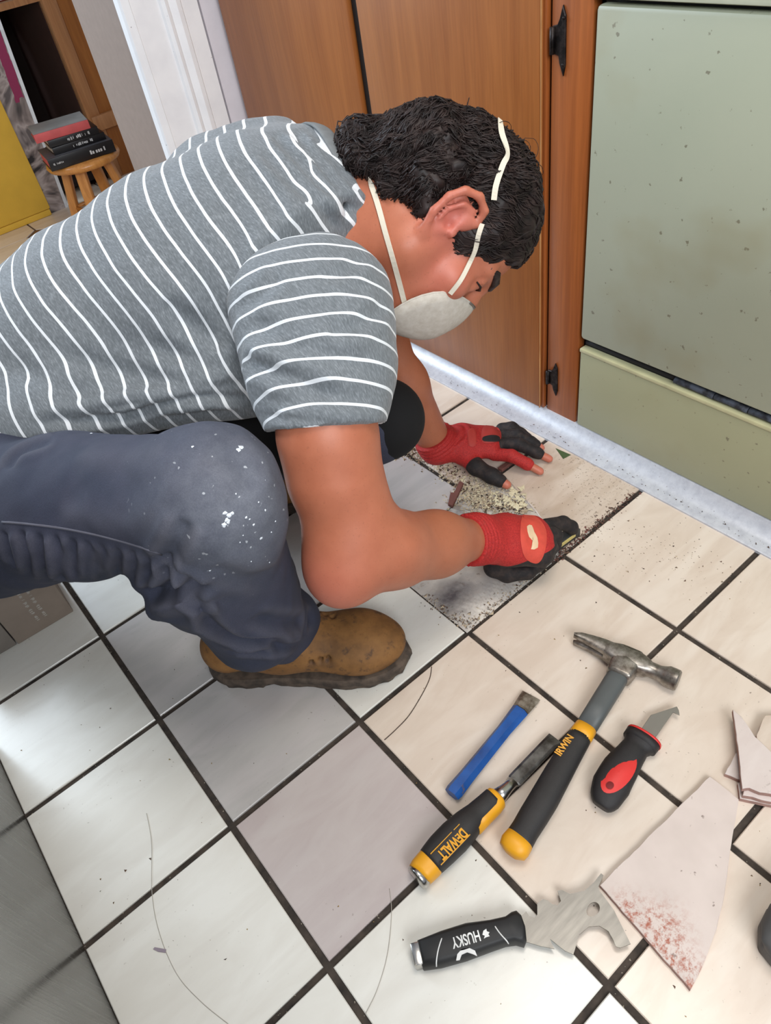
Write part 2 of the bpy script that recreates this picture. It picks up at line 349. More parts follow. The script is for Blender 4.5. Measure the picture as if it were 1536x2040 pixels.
# brushed steel appliance along the other side of the aisle, lower left
steel = NT('brushed_stainless_steel'); _v = steel.coord((420, 420, 6)); _n = steel.noise(_v, 1.0, 3, 0.6)
steel.set(steel.ramp(_n, [(0.3, hexc((112, 112, 110))), (0.7, hexc((140, 140, 136)))]), steel.math('MULTIPLY_ADD', _n, 0.12, 0.20), 1.0); steel.bump(_n, 0.25, 0.0006)
st = empty('stainless_appliance', (-0.1, -0.6, 0)); tag(st, 'brushed stainless steel appliance side standing on the white floor tiles', 'appliance')
cpart(box('side_panel', (-0.45, -1.3, 0.0), (0.0055, -0.055, 0.80), steel.m, None, 0.002), st)
cpart(box('worktop', (-0.45, -1.3, 0.80), (0.0, -0.055, 0.83), plain('dark_worktop', hexc((60, 58, 56)), 0.4)), st)
# ------------------------------------------------------------------ the next room
pine = wood('varnished_pine', hexc((214, 150, 78)), hexc((176, 108, 46)), scale=(50, 50, 5), rough=0.3)
oak = wood('orange_oak_panel', hexc((178, 112, 50)), hexc((136, 78, 30)), scale=(40, 40, 3))
oak_l = wood('pale_oak_post', hexc((196, 142, 94)), hexc((158, 104, 64)), scale=(60, 60, 4))
stool = empty('wooden_stool', (0.95, 1.62, 0)); tag(stool, 'low round varnished pine stool with books stacked on its seat', 'stool')
V, Fs = [], []
prof = [(0.0, 0.226), (0.095, 0.226), (0.112, 0.231), (0.1175, 0.240), (0.114, 0.249), (0.100, 0.253), (0.0, 0.253)]
SC = np.array(F(168, 300, 0.25)); SC = np.array([0.955, 1.615])
for r, z in prof:
    for k in range(32): V.append((SC[0] + max(r, 1e-4) * math.cos(2 * PI * k / 32), SC[1] + max(r, 1e-4) * math.sin(2 * PI * k / 32), z))
for i in range(len(prof) - 1):
    for k in range(32): a, b = i * 32 + k, i * 32 + (k + 1) % 32; Fs.append((a, b, b + 32, a + 32))
cpart(obj_from('seat', V, Fs, pine, None, True), stool)
screw_m = plain('brown_screw_head', hexc((92, 54, 30)), 0.4)
for k in range(4):
    a = PI / 4 + k * PI / 2 + 0.15; t = np.array([SC[0] + 0.068 * math.cos(a), SC[1] + 0.068 * math.sin(a), 0.229]); b = np.array([SC[0] + 0.112 * math.cos(a), SC[1] + 0.112 * math.sin(a), 0.0])
    V, Fs = loft([b, t], [(0.016, 0.013, 6)] * 2, (math.cos(a), math.sin(a), 0), 16); lg = cpart(obj_from('leg', V, Fs, pine, None, True), stool); lg.data.set_sharp_from_angle(angle=0.6)
for k in range(4):
    a = PI / 4 + k * PI / 2 + 0.15; a2 = a + PI / 2
    p = np.array([SC[0] + 0.09 * math.cos(a), SC[1] + 0.09 * math.sin(a), 0.10]); q = np.array([SC[0] + 0.09 * math.cos(a2), SC[1] + 0.09 * math.sin(a2), 0.10])
    V, Fs = loft([p, q], [(0.006, 0.006)] * 2, (0, 0, 1), 10); cpart(obj_from('stretcher', V, Fs, pine, None, True), stool)
page = plain('book_page_edges', hexc((200, 190, 176)), 0.9); redpage = plain('red_page_edges', hexc((186, 70, 76)), 0.7); whitep = plain('white_print', hexc((196, 196, 196)), 0.6)
redbk = plain('red_paper_cover', hexc((196, 84, 84)), 0.6); blackc = plain('black_book_cover', hexc((22, 21, 24)), 0.35); greyc = plain('grey_book_cover', hexc((132, 134, 132)), 0.5); dkgrey = plain('dark_grey_cover', hexc((70, 70, 74)), 0.5)
def print_marks(name, parent, M, length, h, mat):
    """a line of print too small to read: a row of little flat strokes"""
    bm = bmesh.new(); x = 0.0; r = random.Random(int(length * 1e4))
    while x < length:
        k = r.choice((0.25, 0.5, 0.7, 0.9)) * h
        for q in range(r.randint(1, 3)):
            add_box(bm, (x, -h / 2 * r.choice((0.7, 1)), 0), (x + k * 0.45, h / 2 * r.choice((0.5, 1)), 0.0003), M); x += k * 0.62
        x += h * r.choice((0.25, 0.3, 0.9))
    return obj_bm(name, bm, mat, parent)
def book(label, c, ang, ln, dp, z0, th, cover, pages, spine, letters=None, topc=None):
    b = empty('book', (c[0], c[1], z0)); b.rotation_euler = (0, 0, ang); tag(b, label, 'book', 'books stacked on the stool')
    t = 0.002
    box('pages', (-ln / 2 + 0.003, -dp / 2 + 0.003, t), (ln / 2 - 0.003, dp / 2 - 0.003, th - t), pages, b)
    box('cover', (-ln / 2, -dp / 2, 0), (ln / 2, dp / 2, t), cover, b, 0.0006); box('cover', (-ln / 2, -dp / 2, th - t), (ln / 2, dp / 2, th), topc or cover, b, 0.0006)
    box('spine', (-ln / 2, -dp / 2 - 0.001, 0), (ln / 2, -dp / 2 + 0.003, th), spine, b, 0.0006)
    if letters:
        for body_, x, s in letters:
            print_marks('lettering', b, Matrix.Translation((x, -dp / 2 - 0.0012, th / 2)) @ Matrix.Rotation(PI / 2, 4, 'X'), body_, s, whitep)
    return b
BA = math.atan2(-0.07, 0.26) + 0.12
bx = SC[0] - 0.012; by = SC[1] - 0.01
book('thick black book with red page edges lying at the bottom on the stool', (bx, by), BA, 0.205, 0.145, 0.2535, 0.034, blackc, redpage, blackc, ((0.03, -0.09, 0.006), (0.055, 0.025, 0.013)), dkgrey)
book('black book with pale spine print lying second from the stool seat', (bx + 0.008, by + 0.008), BA + 0.03, 0.165, 0.12, 0.288, 0.020, blackc, page, blackc, ((0.07, -0.02, 0.008),))
book('black book with pale spine print lying under the red book', (bx + 0.002, by + 0.01), BA - 0.01, 0.155, 0.12, 0.3085, 0.020, blackc, page, blackc, ((0.075, -0.02, 0.009),))
book('red book with a faded grey cover on top of the stool stack', (bx - 0.018, by + 0.02), BA - 0.06, 0.165, 0.13, 0.329, 0.024, redbk, redbk, redbk, None, greyc)
# bookcase
bc = empty('bookcase', (1.35, 2.3, 0)); tag(bc, 'orange wooden bookcase with a pale front post and dark open interior', 'bookcase')
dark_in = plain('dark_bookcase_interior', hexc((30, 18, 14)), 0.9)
cpart(box('side_panel', (1.232, 2.142, 0.0), (1.60, 2.165, 1.5), oak), bc)
cpart(box('post', (1.180, 2.135, 0.0), (1.230, 2.175, 1.5), oak_l, None, 0.003), bc)
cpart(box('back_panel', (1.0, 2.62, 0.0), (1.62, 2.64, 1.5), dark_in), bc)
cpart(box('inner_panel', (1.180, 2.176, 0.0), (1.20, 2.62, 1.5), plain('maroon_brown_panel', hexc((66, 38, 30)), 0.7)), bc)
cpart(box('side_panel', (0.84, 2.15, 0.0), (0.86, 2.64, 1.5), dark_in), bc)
cpart(box('shelf', (0.86, 2.15, 0.592), (1.18, 2.62, 0.612), oak_l), bc)
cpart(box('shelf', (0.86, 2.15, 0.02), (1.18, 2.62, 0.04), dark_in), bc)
cpart(box('rail', (1.19, 2.12, 0.175), (1.5, 2.142, 0.225), oak_l, None, 0.002), bc)
rb = empty('book', (1.05, 2.3, 0.6125)); tag(rb, 'dark red book lying on the bookcase shelf', 'book')
box('cover', (-0.09, -0.10, 0), (0.09, 0.10, 0.022), plain('dark_red_cover', hexc((120, 26, 34)), 0.5), rb, 0.002); box('pages', (-0.085, -0.101, 0.003), (0.085, -0.09, 0.019), page, rb)
# canvas with grey and magenta pattern
cv = NT('grey_magenta_art'); _v = cv.coord((3, 3, 3), (0.4, 0.9, 0.2)); _w = cv.noise(_v, 2.2, 3, 0.6, 1.6)
_c = cv.ramp(_w, [(0.36, hexc((36, 32, 34))), (0.46, hexc((128, 116, 112))), (0.56, hexc((176, 164, 160))), (0.64, hexc((92, 84, 84)))])
_sep = cv.n('ShaderNodeSeparateXYZ'); cv.l(cv.coord(), _sep.inputs[0])
_nz = cv.noise(cv.coord(), 14, 3, 0.6)
_bx = cv.math('ABSOLUTE', cv.math('SUBTRACT', cv.math('MULTIPLY_ADD', _nz, 0.03, cv.math('ADD', _sep.outputs[0], -0.015)), cv.math('MULTIPLY_ADD', _sep.outputs[2], 0.117, 0.915))); _bm = cv.math('MULTIPLY', cv.math('LESS_THAN', _bx, 0.016), cv.math('GREATER_THAN', cv.math('MULTIPLY_ADD', _nz, 0.25, _sep.outputs[2]), 0.47))
_c = cv.mix(_bm, _c, hexc((140, 36, 80)))
cv.set(_c, 0.6)
art = empty('canvas_picture', (0.8, 2.06, 0)); tag(art, 'large unframed canvas picture in grey and magenta leaning behind the yellow ottoman', 'picture')
A = F(132, 417); Bt = np.array([1.002, 2.075, 0.62]); 
bm = bmesh.new()
def slab4(bm, p, th):
    f = [bm.verts.new(q) for q in p]; g = [bm.verts.new((q[0], q[1] + th, q[2])) for q in p]
    bm.faces.new(f); bm.faces.new(g[::-1])
    for k in range(4): bm.faces.new((f[k], f[(k + 1) % 4], g[(k + 1) % 4], g[k]))
slab4(bm, [(0.38, 2.03, 0.0), (0.941, 2.03, 0.0), (1.02, 2.10, 0.80), (0.46, 2.10, 0.80)], 0.018)
cpart(obj_bm('canvas', bm, cv.m), art)
bm = bmesh.new(); slab4(bm, [(0.9415, 2.029, 0.0), (0.953, 2.029, 0.0), (1.032, 2.099, 0.80), (1.0205, 2.099, 0.80)], 0.020)
cpart(obj_bm('canvas_edge', bm, plain('white_canvas_edge', hexc((222, 226, 230)), 0.6)), art)
yel = plain('mustard_yellow_upholstery', hexc((214, 172, 62)), 0.85, var=0.06, scale=14, bump=0.3)
ot = empty('ottoman', (0.55, 1.9, 0)); tag(ot, 'mustard yellow upholstered ottoman standing on the dining room tiles', 'ottoman')
oq = empty('seat_block', (0, 0, 0)); bpy.data.objects.remove(oq)
Mx = Matrix.Translation((0.886, 2.012, 0)) @ Matrix.Rotation(0.02, 4, 'Z')
bm = bmesh.new(); add_box(bm, (-0.62, -0.002, 0.022), (0.0, 0.016, 0.62), Mx, 0.006); cpart(obj_bm('front_panel', bm, yel, None, True, 40), ot)
bm = bmesh.new(); add_box(bm, (-0.62, 0.0, 0.0), (-0.004, 0.0145, 0.0218), Mx, 0.004); cpart(obj_bm('hem_band', bm, yel, None, True, 40), ot)
bm = bmesh.new(); add_box(bm, (-0.61, -0.36, 0.62), (-0.12, 0.014, 0.66), Mx, 0.012); cpart(obj_bm('top_cushion', bm, yel, None, True, 40), ot)
# flat cartons beside the steel appliance
kraft = plain('grey_brown_carton', hexc((146, 132, 120)), 0.85, var=0.06, scale=30); kraft2 = plain('grey_carton', hexc((132, 124, 116)), 0.85, var=0.06, scale=30); lightc = plain('pale_tan_carton', hexc((186, 166, 146)), 0.85, var=0.06, scale=30)
ptint = plain('pale_carton_print', hexc((186, 180, 172)), 0.8)
a, b, c_, d_ = F(147, 1218, 0.0), F(113, 1163, 0.0), F(0, 1306, 0.0), F(68, 1258, 0.0)
ex = unit((c_ - a)[:2].tolist() + [0]); 
Mc = frameM(c_, -ex); L1 = float(np.linalg.norm((c_ - a)[:2]))      # x along the near edge towards the right, y away
def carton(label, x0, x1, y0, y1, z0, z1, mat, lines=False, seam=None):
    o = empty('carton', (0, 0, 0)); o.matrix_world = Mc; tag(o, label, 'carton')
    box('box_body', (x0, y0, z0), (x1, y1, z1), mat, o, 0.0015)
    q = (y0 + y1) / 2; box('flap_seam', (x0 + 0.003, q, z1), (x1 - 0.003, q + 0.002, z1 + 0.0003), kraft2, o)
    if lines:
        for xx in (x1 - 0.052, x1 - 0.039):
            print_marks('lettering', o, Matrix([[0, -1, 0, xx], [0, 0, -1, y0 - 0.0002], [1, 0, 0, z0 + 0.024], [0, 0, 0, 1]]), 0.095, 0.0058, ptint)
    return o
carton('grey brown carton with two pale lines of print standing under the bent thigh', L1 - 0.098, L1, 0.0, 0.16, 0.0, 0.17, kraft, True)
carton('low grey carton between the printed carton and the frame edge', L1 - 0.152, L1 - 0.1, 0.002, 0.16, 0.0, 0.062, kraft2)
carton('low grey carton at the very left edge beside the steel appliance', L1 - 0.186, L1 - 0.154, 0.004, 0.16, 0.0, 0.060, kraft2)
carton('pale tan carton lying on top of the two low grey cartons', L1 - 0.186, L1 - 0.102, -0.004, 0.15, 0.0625, 0.125, lightc)
# ------------------------------------------------------------------ signed-distance modelling for the soft bodies
class SDF:
    def __init__(s, lo, hi, h):
        s.lo = np.array(lo, np.float32); s.h = np.float32(h); s.n = np.ceil((np.array(hi) - lo) / h).astype(int) + 1
        s.v = np.full(tuple(s.n), 1.0, np.float32)
    def sub(s, c0, c1, m):
        a = np.floor((np.minimum(c0, c1) - m - s.lo) / s.h).astype(int); b = np.ceil((np.maximum(c0, c1) + m - s.lo) / s.h).astype(int) + 1
        a = np.clip(a, 0, s.n); b = np.clip(b, 0, s.n)
        if np.any(b <= a): return None, None
        g = [s.lo[i] + np.arange(a[i], b[i], dtype=np.float32) * s.h for i in range(3)]
        return (slice(a[0], b[0]), slice(a[1], b[1]), slice(a[2], b[2])), np.stack(np.meshgrid(*g, indexing='ij'), -1)
    def put(s, sl, d, k, op='add'):
        o = s.v[sl]
        if op == 'add':
            if k <= 0: s.v[sl] = np.minimum(o, d)
            else: h = np.clip(0.5 + 0.5 * (o - d) / k, 0, 1); s.v[sl] = o + (d - o) * h - k * h * (1 - h)
        else:   # carve
            d = -d
            if k <= 0: s.v[sl] = np.maximum(o, d)
            else: h = np.clip(0.5 - 0.5 * (o - d) / k, 0, 1); s.v[sl] = o + (d - o) * h + k * h * (1 - h)
    def cap(s, a, b, ra, rb=None, k=0.01, op='add'):
        a = np.asarray(a, np.float32); b = np.asarray(b, np.float32); rb = ra if rb is None else rb
        sl, P = s.sub(a, b, max(ra, rb) + max(2.5 * k, 0.02) + 2 * s.h)
        if sl is None: return
        ba = b - a; q = P - a; t = np.clip((q @ ba) / max(float(ba @ ba), 1e-9), 0, 1)
        d = np.linalg.norm(q - t[..., None] * ba, axis=-1) - (ra + (rb - ra) * t); s.put(sl, d, k, op)
    def chain(s, pts, rs, k=0.01, op='add', m=1):
        for i in range(len(pts) - 1): s.cap(pts[i], pts[i + 1], rs[i], rs[i + 1], k, op)
    def ell(s, c, r, axes=None, k=0.01, op='add'):
        c = np.asarray(c, np.float32); r = np.asarray(r, np.float32); A = np.eye(3, dtype=np.float32) if axes is None else np.asarray(axes, np.float32)
        m = float(r.max()); sl, P = s.sub(c, c, m + max(2.5 * k, 0.02) + 2 * s.h)
        if sl is None: return
        q = (P - c) @ A.T; k0 = np.linalg.norm(q / r, axis=-1); k1 = np.linalg.norm(q / (r * r), axis=-1)
        s.put(sl, np.where(k0 < 1e-4, -float(r.min()), k0 * (k0 - 1) / np.maximum(k1, 1e-6)), k, op)
    def ecap(s, a, b, side, ra, rb, k=0.01, op='add', endr=None):
        """tapering elliptical bar; side = direction of the first radius"""
        a = np.asarray(a, np.float32); b = np.asarray(b, np.float32); m = max(*ra, *rb)
        sl, P = s.sub(a, b, m + max(2.5 * k, 0.02) + 2 * s.h)
        if sl is None: return
        ba = b - a; ln = np.linalg.norm(ba); w = ba / ln; x = np.asarray(side, float); x = unit(x - w * (x @ w)).astype(np.float32); y = np.cross(w, x).astype(np.float32)
        q = P - a; tw = q @ w; t = np.clip(tw / ln, 0, 1); rx = ra[0] + (rb[0] - ra[0]) * t; ry = ra[1] + (rb[1] - ra[1]) * t
        ex = tw - t * ln; rz = np.minimum(rx, ry) if endr is None else endr
        qx, qy, qz = (q @ x) / rx, (q @ y) / ry, ex / rz; k0 = np.sqrt(qx * qx + qy * qy + qz * qz)
        k1 = np.sqrt((qx / rx) ** 2 + (qy / ry) ** 2 + (qz / rz) ** 2); s.put(sl, k0 * (k0 - 1) / np.maximum(k1, 1e-6) , k, op)
    def plane(s, p, n, k=0.0):          # keep the side n points away from
        g = [s.lo[i] + np.arange(s.n[i], dtype=np.float32) * s.h for i in range(3)]; n = unit(n)
        d = (g[0][:, None, None] - p[0]) * n[0] + (g[1][None, :, None] - p[1]) * n[1] + (g[2][None, None, :] - p[2]) * n[2]
        s.put((slice(None),) * 3, -d.astype(np.float32), k, 'carve')
    def shell(s, t): s.v = np.maximum(s.v, -(s.v + t))
    def mesh(s):
        v = s.v; v[[0, -1]] = np.maximum(v[[0, -1]], s.h); v[:, [0, -1]] = np.maximum(v[:, [0, -1]], s.h); v[:, :, [0, -1]] = np.maximum(v[:, :, [0, -1]], s.h)
        ins = v < 0; c = np.zeros(np.array(v.shape) - 1, np.int8)
        for i in (0, 1):
            for j in (0, 1):
                for k in (0, 1): c += ins[i:v.shape[0] - 1 + i, j:v.shape[1] - 1 + j, k:v.shape[2] - 1 + k]
        cell = np.argwhere((c > 0) & (c < 8)); idx = np.full(c.shape, -1, np.int32); idx[tuple(cell.T)] = np.arange(len(cell))
        acc = np.zeros((len(cell), 3)); cnt = np.zeros(len(cell))
        co = [np.array(q) for q in ((0, 0, 0), (1, 0, 0), (0, 1, 0), (1, 1, 0), (0, 0, 1), (1, 0, 1), (0, 1, 1), (1, 1, 1))]
        val = [v[tuple((cell + q).T)].astype(float) for q in co]
        for p in range(8):
            for q in range(p + 1, 8):
                if np.abs(co[p] - co[q]).sum() != 1: continue
                x = (val[p] < 0) != (val[q] < 0); t = np.where(x, val[p] / np.where(x, val[p] - val[q], 1), 0)
                acc += np.where(x[:, None], co[p] + t[:, None] * (co[q] - co[p]), 0); cnt += x
        V = (cell + acc / cnt[:, None]) * float(s.h) + s.lo
        Fs = []
        for ax in range(3):
            a1, a2 = [(1, 2), (2, 0), (0, 1)][ax]; sl0 = [slice(None)] * 3; sl1 = [slice(None)] * 3; sl0[ax] = slice(0, -1); sl1[ax] = slice(1, None)
            e = np.argwhere(ins[tuple(sl0)] != ins[tuple(sl1)]); e = e[(e[:, a1] > 0) & (e[:, a2] > 0) & (e[:, a1] < v.shape[a1] - 1) & (e[:, a2] < v.shape[a2] - 1)]
            u = np.zeros(3, int); w_ = np.zeros(3, int); u[a1] = 1; w_[a2] = 1
            q = np.stack([idx[tuple((e - u - w_).T)], idx[tuple((e - w_).T)], idx[tuple(e.T)], idx[tuple((e - u).T)]], 1)
            fl = ins[tuple(e.T)]; q[~fl] = q[~fl][:, ::-1]; Fs.append(q)
        return V, np.concatenate(Fs)
def np_obj(name, V, Q, mat, parent=None, attrs=None, smooth_it=0):
    if smooth_it:
        E = np.concatenate([Q[:, [0, 1]], Q[:, [1, 2]], Q[:, [2, 3]], Q[:, [3, 0]]]); E = np.unique(np.sort(E, 1), axis=0); dg = np.bincount(E.ravel(), minlength=len(V)).clip(1)
        for it in range(smooth_it):
            for lam in (0.5, -0.52):
                A = np.zeros_like(V); np.add.at(A, E[:, 0], V[E[:, 1]]); np.add.at(A, E[:, 1], V[E[:, 0]]); V = V + lam * (A / dg[:, None] - V)
    me = bpy.data.meshes.new(name); me.vertices.add(len(V)); me.vertices.foreach_set('co', np.asarray(V, np.float32).ravel())
    me.loops.add(Q.size); me.loops.foreach_set('vertex_index', Q.astype(np.int32).ravel()); me.polygons.add(len(Q)); me.polygons.foreach_set('loop_start', np.arange(0, Q.size, 4, dtype=np.int32))
    me.polygons.foreach_set('use_smooth', np.ones(len(Q), bool)); me.update(calc_edges=True); me.validate()
    if mat: me.materials.append(mat)
    for k, fn in (attrs or {}).items():
        a = me.attributes.new(k, 'FLOAT', 'POINT'); a.data.foreach_set('value', np.asarray(fn(np.asarray(V)) if callable(fn) else fn, np.float32))
    return link(bpy.data.objects.new(name, me), parent)
def vnormals(V, Q):
    n = np.cross(V[Q[:, 2]] - V[Q[:, 0]], V[Q[:, 3]] - V[Q[:, 1]]); N = np.zeros_like(V)
    for k in range(4): np.add.at(N, Q[:, k], n)
    return N / np.maximum(np.linalg.norm(N, axis=1, keepdims=True), 1e-9)
def fnoise(V, scale, oct_=2, seed=0.0):
    return np.array([noise.fractal(Vector((p[0] * scale + seed, p[1] * scale, p[2] * scale)), 0.8, 2.0, oct_) for p in V])
def hit(tree, u, v):
    r = Vector(D(u, v, 1.0) - CAM).normalized(); return tree.ray_cast(Vector(CAM), r)
def folds(V, Q, N, lines):
    """press cloth creases into a surface: each line = picture points dropped onto the cloth, width, depth, side ridge"""
    tree = BVHTree.FromPolygons([tuple(v) for v in V], [tuple(q) for q in Q.tolist()]); disp = np.zeros(len(V)); light = np.zeros(len(V))
    for px, wd, dp, rg in lines:
        P = [hit(tree, *p)[0] for p in catmull([np.array([*p, 0.0]) for p in px], 4) for p in [(p[0], p[1])]]; P = [np.array(p) for p in P if p is not None]
        if len(P) < 2: continue
        lo = np.min(P, 0) - 4 * wd; hi = np.max(P, 0) + 4 * wd; m = np.where(np.all((V > lo) & (V < hi), 1))[0]
        if not len(m): continue
        d = np.full(len(m), 9.0); tt = np.zeros(len(m)); n = len(P) - 1
        for i in range(n):
            if np.linalg.norm(P[i + 1] - P[i]) < 1e-6 or np.linalg.norm(P[i + 1] - P[i]) > 0.05: continue
            di, ti = segd(V[m], P[i], P[i + 1]); b = di < d; d[b] = di[b]; tt[b] = (i + ti[b]) / n
        fade = smooth01(np.minimum(tt, 1 - tt) / 0.22 + 0.15)
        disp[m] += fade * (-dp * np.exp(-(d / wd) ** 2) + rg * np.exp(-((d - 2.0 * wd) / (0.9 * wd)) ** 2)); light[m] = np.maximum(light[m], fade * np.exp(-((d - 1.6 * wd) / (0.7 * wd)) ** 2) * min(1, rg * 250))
    return V + N * disp[:, None], light
def smooth01(x): x = np.clip(x, 0, 1); return x * x * (3 - 2 * x)
def segd(V, a, b):
    a = np.asarray(a); b = np.asarray(b); t = np.clip((V - a) @ (b - a) / ((b - a) @ (b - a)), 0, 1); return np.linalg.norm(V - a - t[:, None] * (b - a), axis=1), t
# ------------------------------------------------------------------ the person
FB = np.array([0.76, -0.65, 0.0]); LB = np.array([0.65, 0.76, 0.0])          # body forward / body left
VX, VY, VZ = ROT[:, 0], ROT[:, 1], -ROT[:, 2]
spine = [D(-150, 835, 1.07), D(20, 735, 1.05), D(195, 635, 1.03), D(362, 548, 1.01), D(490, 485, 0.995), D(600, 430, 0.98)]
ax_t = unit(spine[-1] - spine[1]); LT = unit(LB - ax_t * (LB @ ax_t)); NT_ = unit(np.cross(ax_t, LT))    # torso axis, left, back normal
if NT_[2] < 0: NT_ = -NT_
sec = [(0.150, 0.112), (0.146, 0.110), (0.156, 0.118), (0.170, 0.126), (0.168, 0.118), (0.120, 0.085)]
S_R, H_R, E_R, W_R = D(630, 618, 0.855), D(650, 850, 0.83), D(694, 1105, 0.885), D(955, 1073, 1.075)
S_L, E_L, W_L = D(535, 370, 1.12), D(758, 690, 1.20), D(872, 888, 1.345)
NB = D(676, 384, 0.985); CN = unit(0.869 * VX + 0.494 * VY + 0.14 * VZ); CD = unit(0.494 * VX - 0.869 * VY); CD = unit(CD - CN * (CD @ CN)); CS = np.cross(CN, CD)
# head frame
A20 = math.radians(22)
hf0 = 0.50 * VX - 0.866 * VY; hu = unit(0.866 * VX + 0.50 * VY); hf = unit(hf0 * math.cos(A20) + VZ * math.sin(A20)); hu = unit(hu - hf * (hu @ hf)); hl = np.cross(hu, hf)
HO = D(893, 447, 0.885) + 0.072 * hl
def Hd(f, l, u): return HO + f * hf + l * hl + u * hu
HA = np.stack([hf, hl, hu])
R_HIP, R_KNE, R_ANK = D(0, 1025, 0.95), D(416, 985, 0.74), np.array([0.385, -0.252, 0.10])
L_HIP, L_KNE, L_ANK = R_HIP + 0.2 * LB + 0.03 * FB, D(742, 838, 1.13), np.array([0.50, 0.15, 0.12])
RES = 1.0
# --- finger skeletons (shared by skin and gloves)
def hand_l():
    k = [F(985, 905, .030), F(1000, 885, .034), F(1004, 868, .034), F(1000, 855, .030)]
    t = [F(1076, 939, .009), F(1094, 914, .009), F(1078, 892, .009), F(1052, 874, .010)]
    fs = []
    for a, b in zip(k, t):
        m1 = a * .62 + b * .38 + np.array([0, 0, .012]); m2 = a * .28 + b * .72 + np.array([0, 0, .006]); fs.append([a, m1, m2, b])
    th = [F(925, 905, .034), F(948, 930, .026), F(980, 948, .020), F(1010, 966, .010)]
    return fs, th
FL, THL = hand_l()
PALM_L = [W_L, F(925, 880, .040), F(975, 880, .036)]
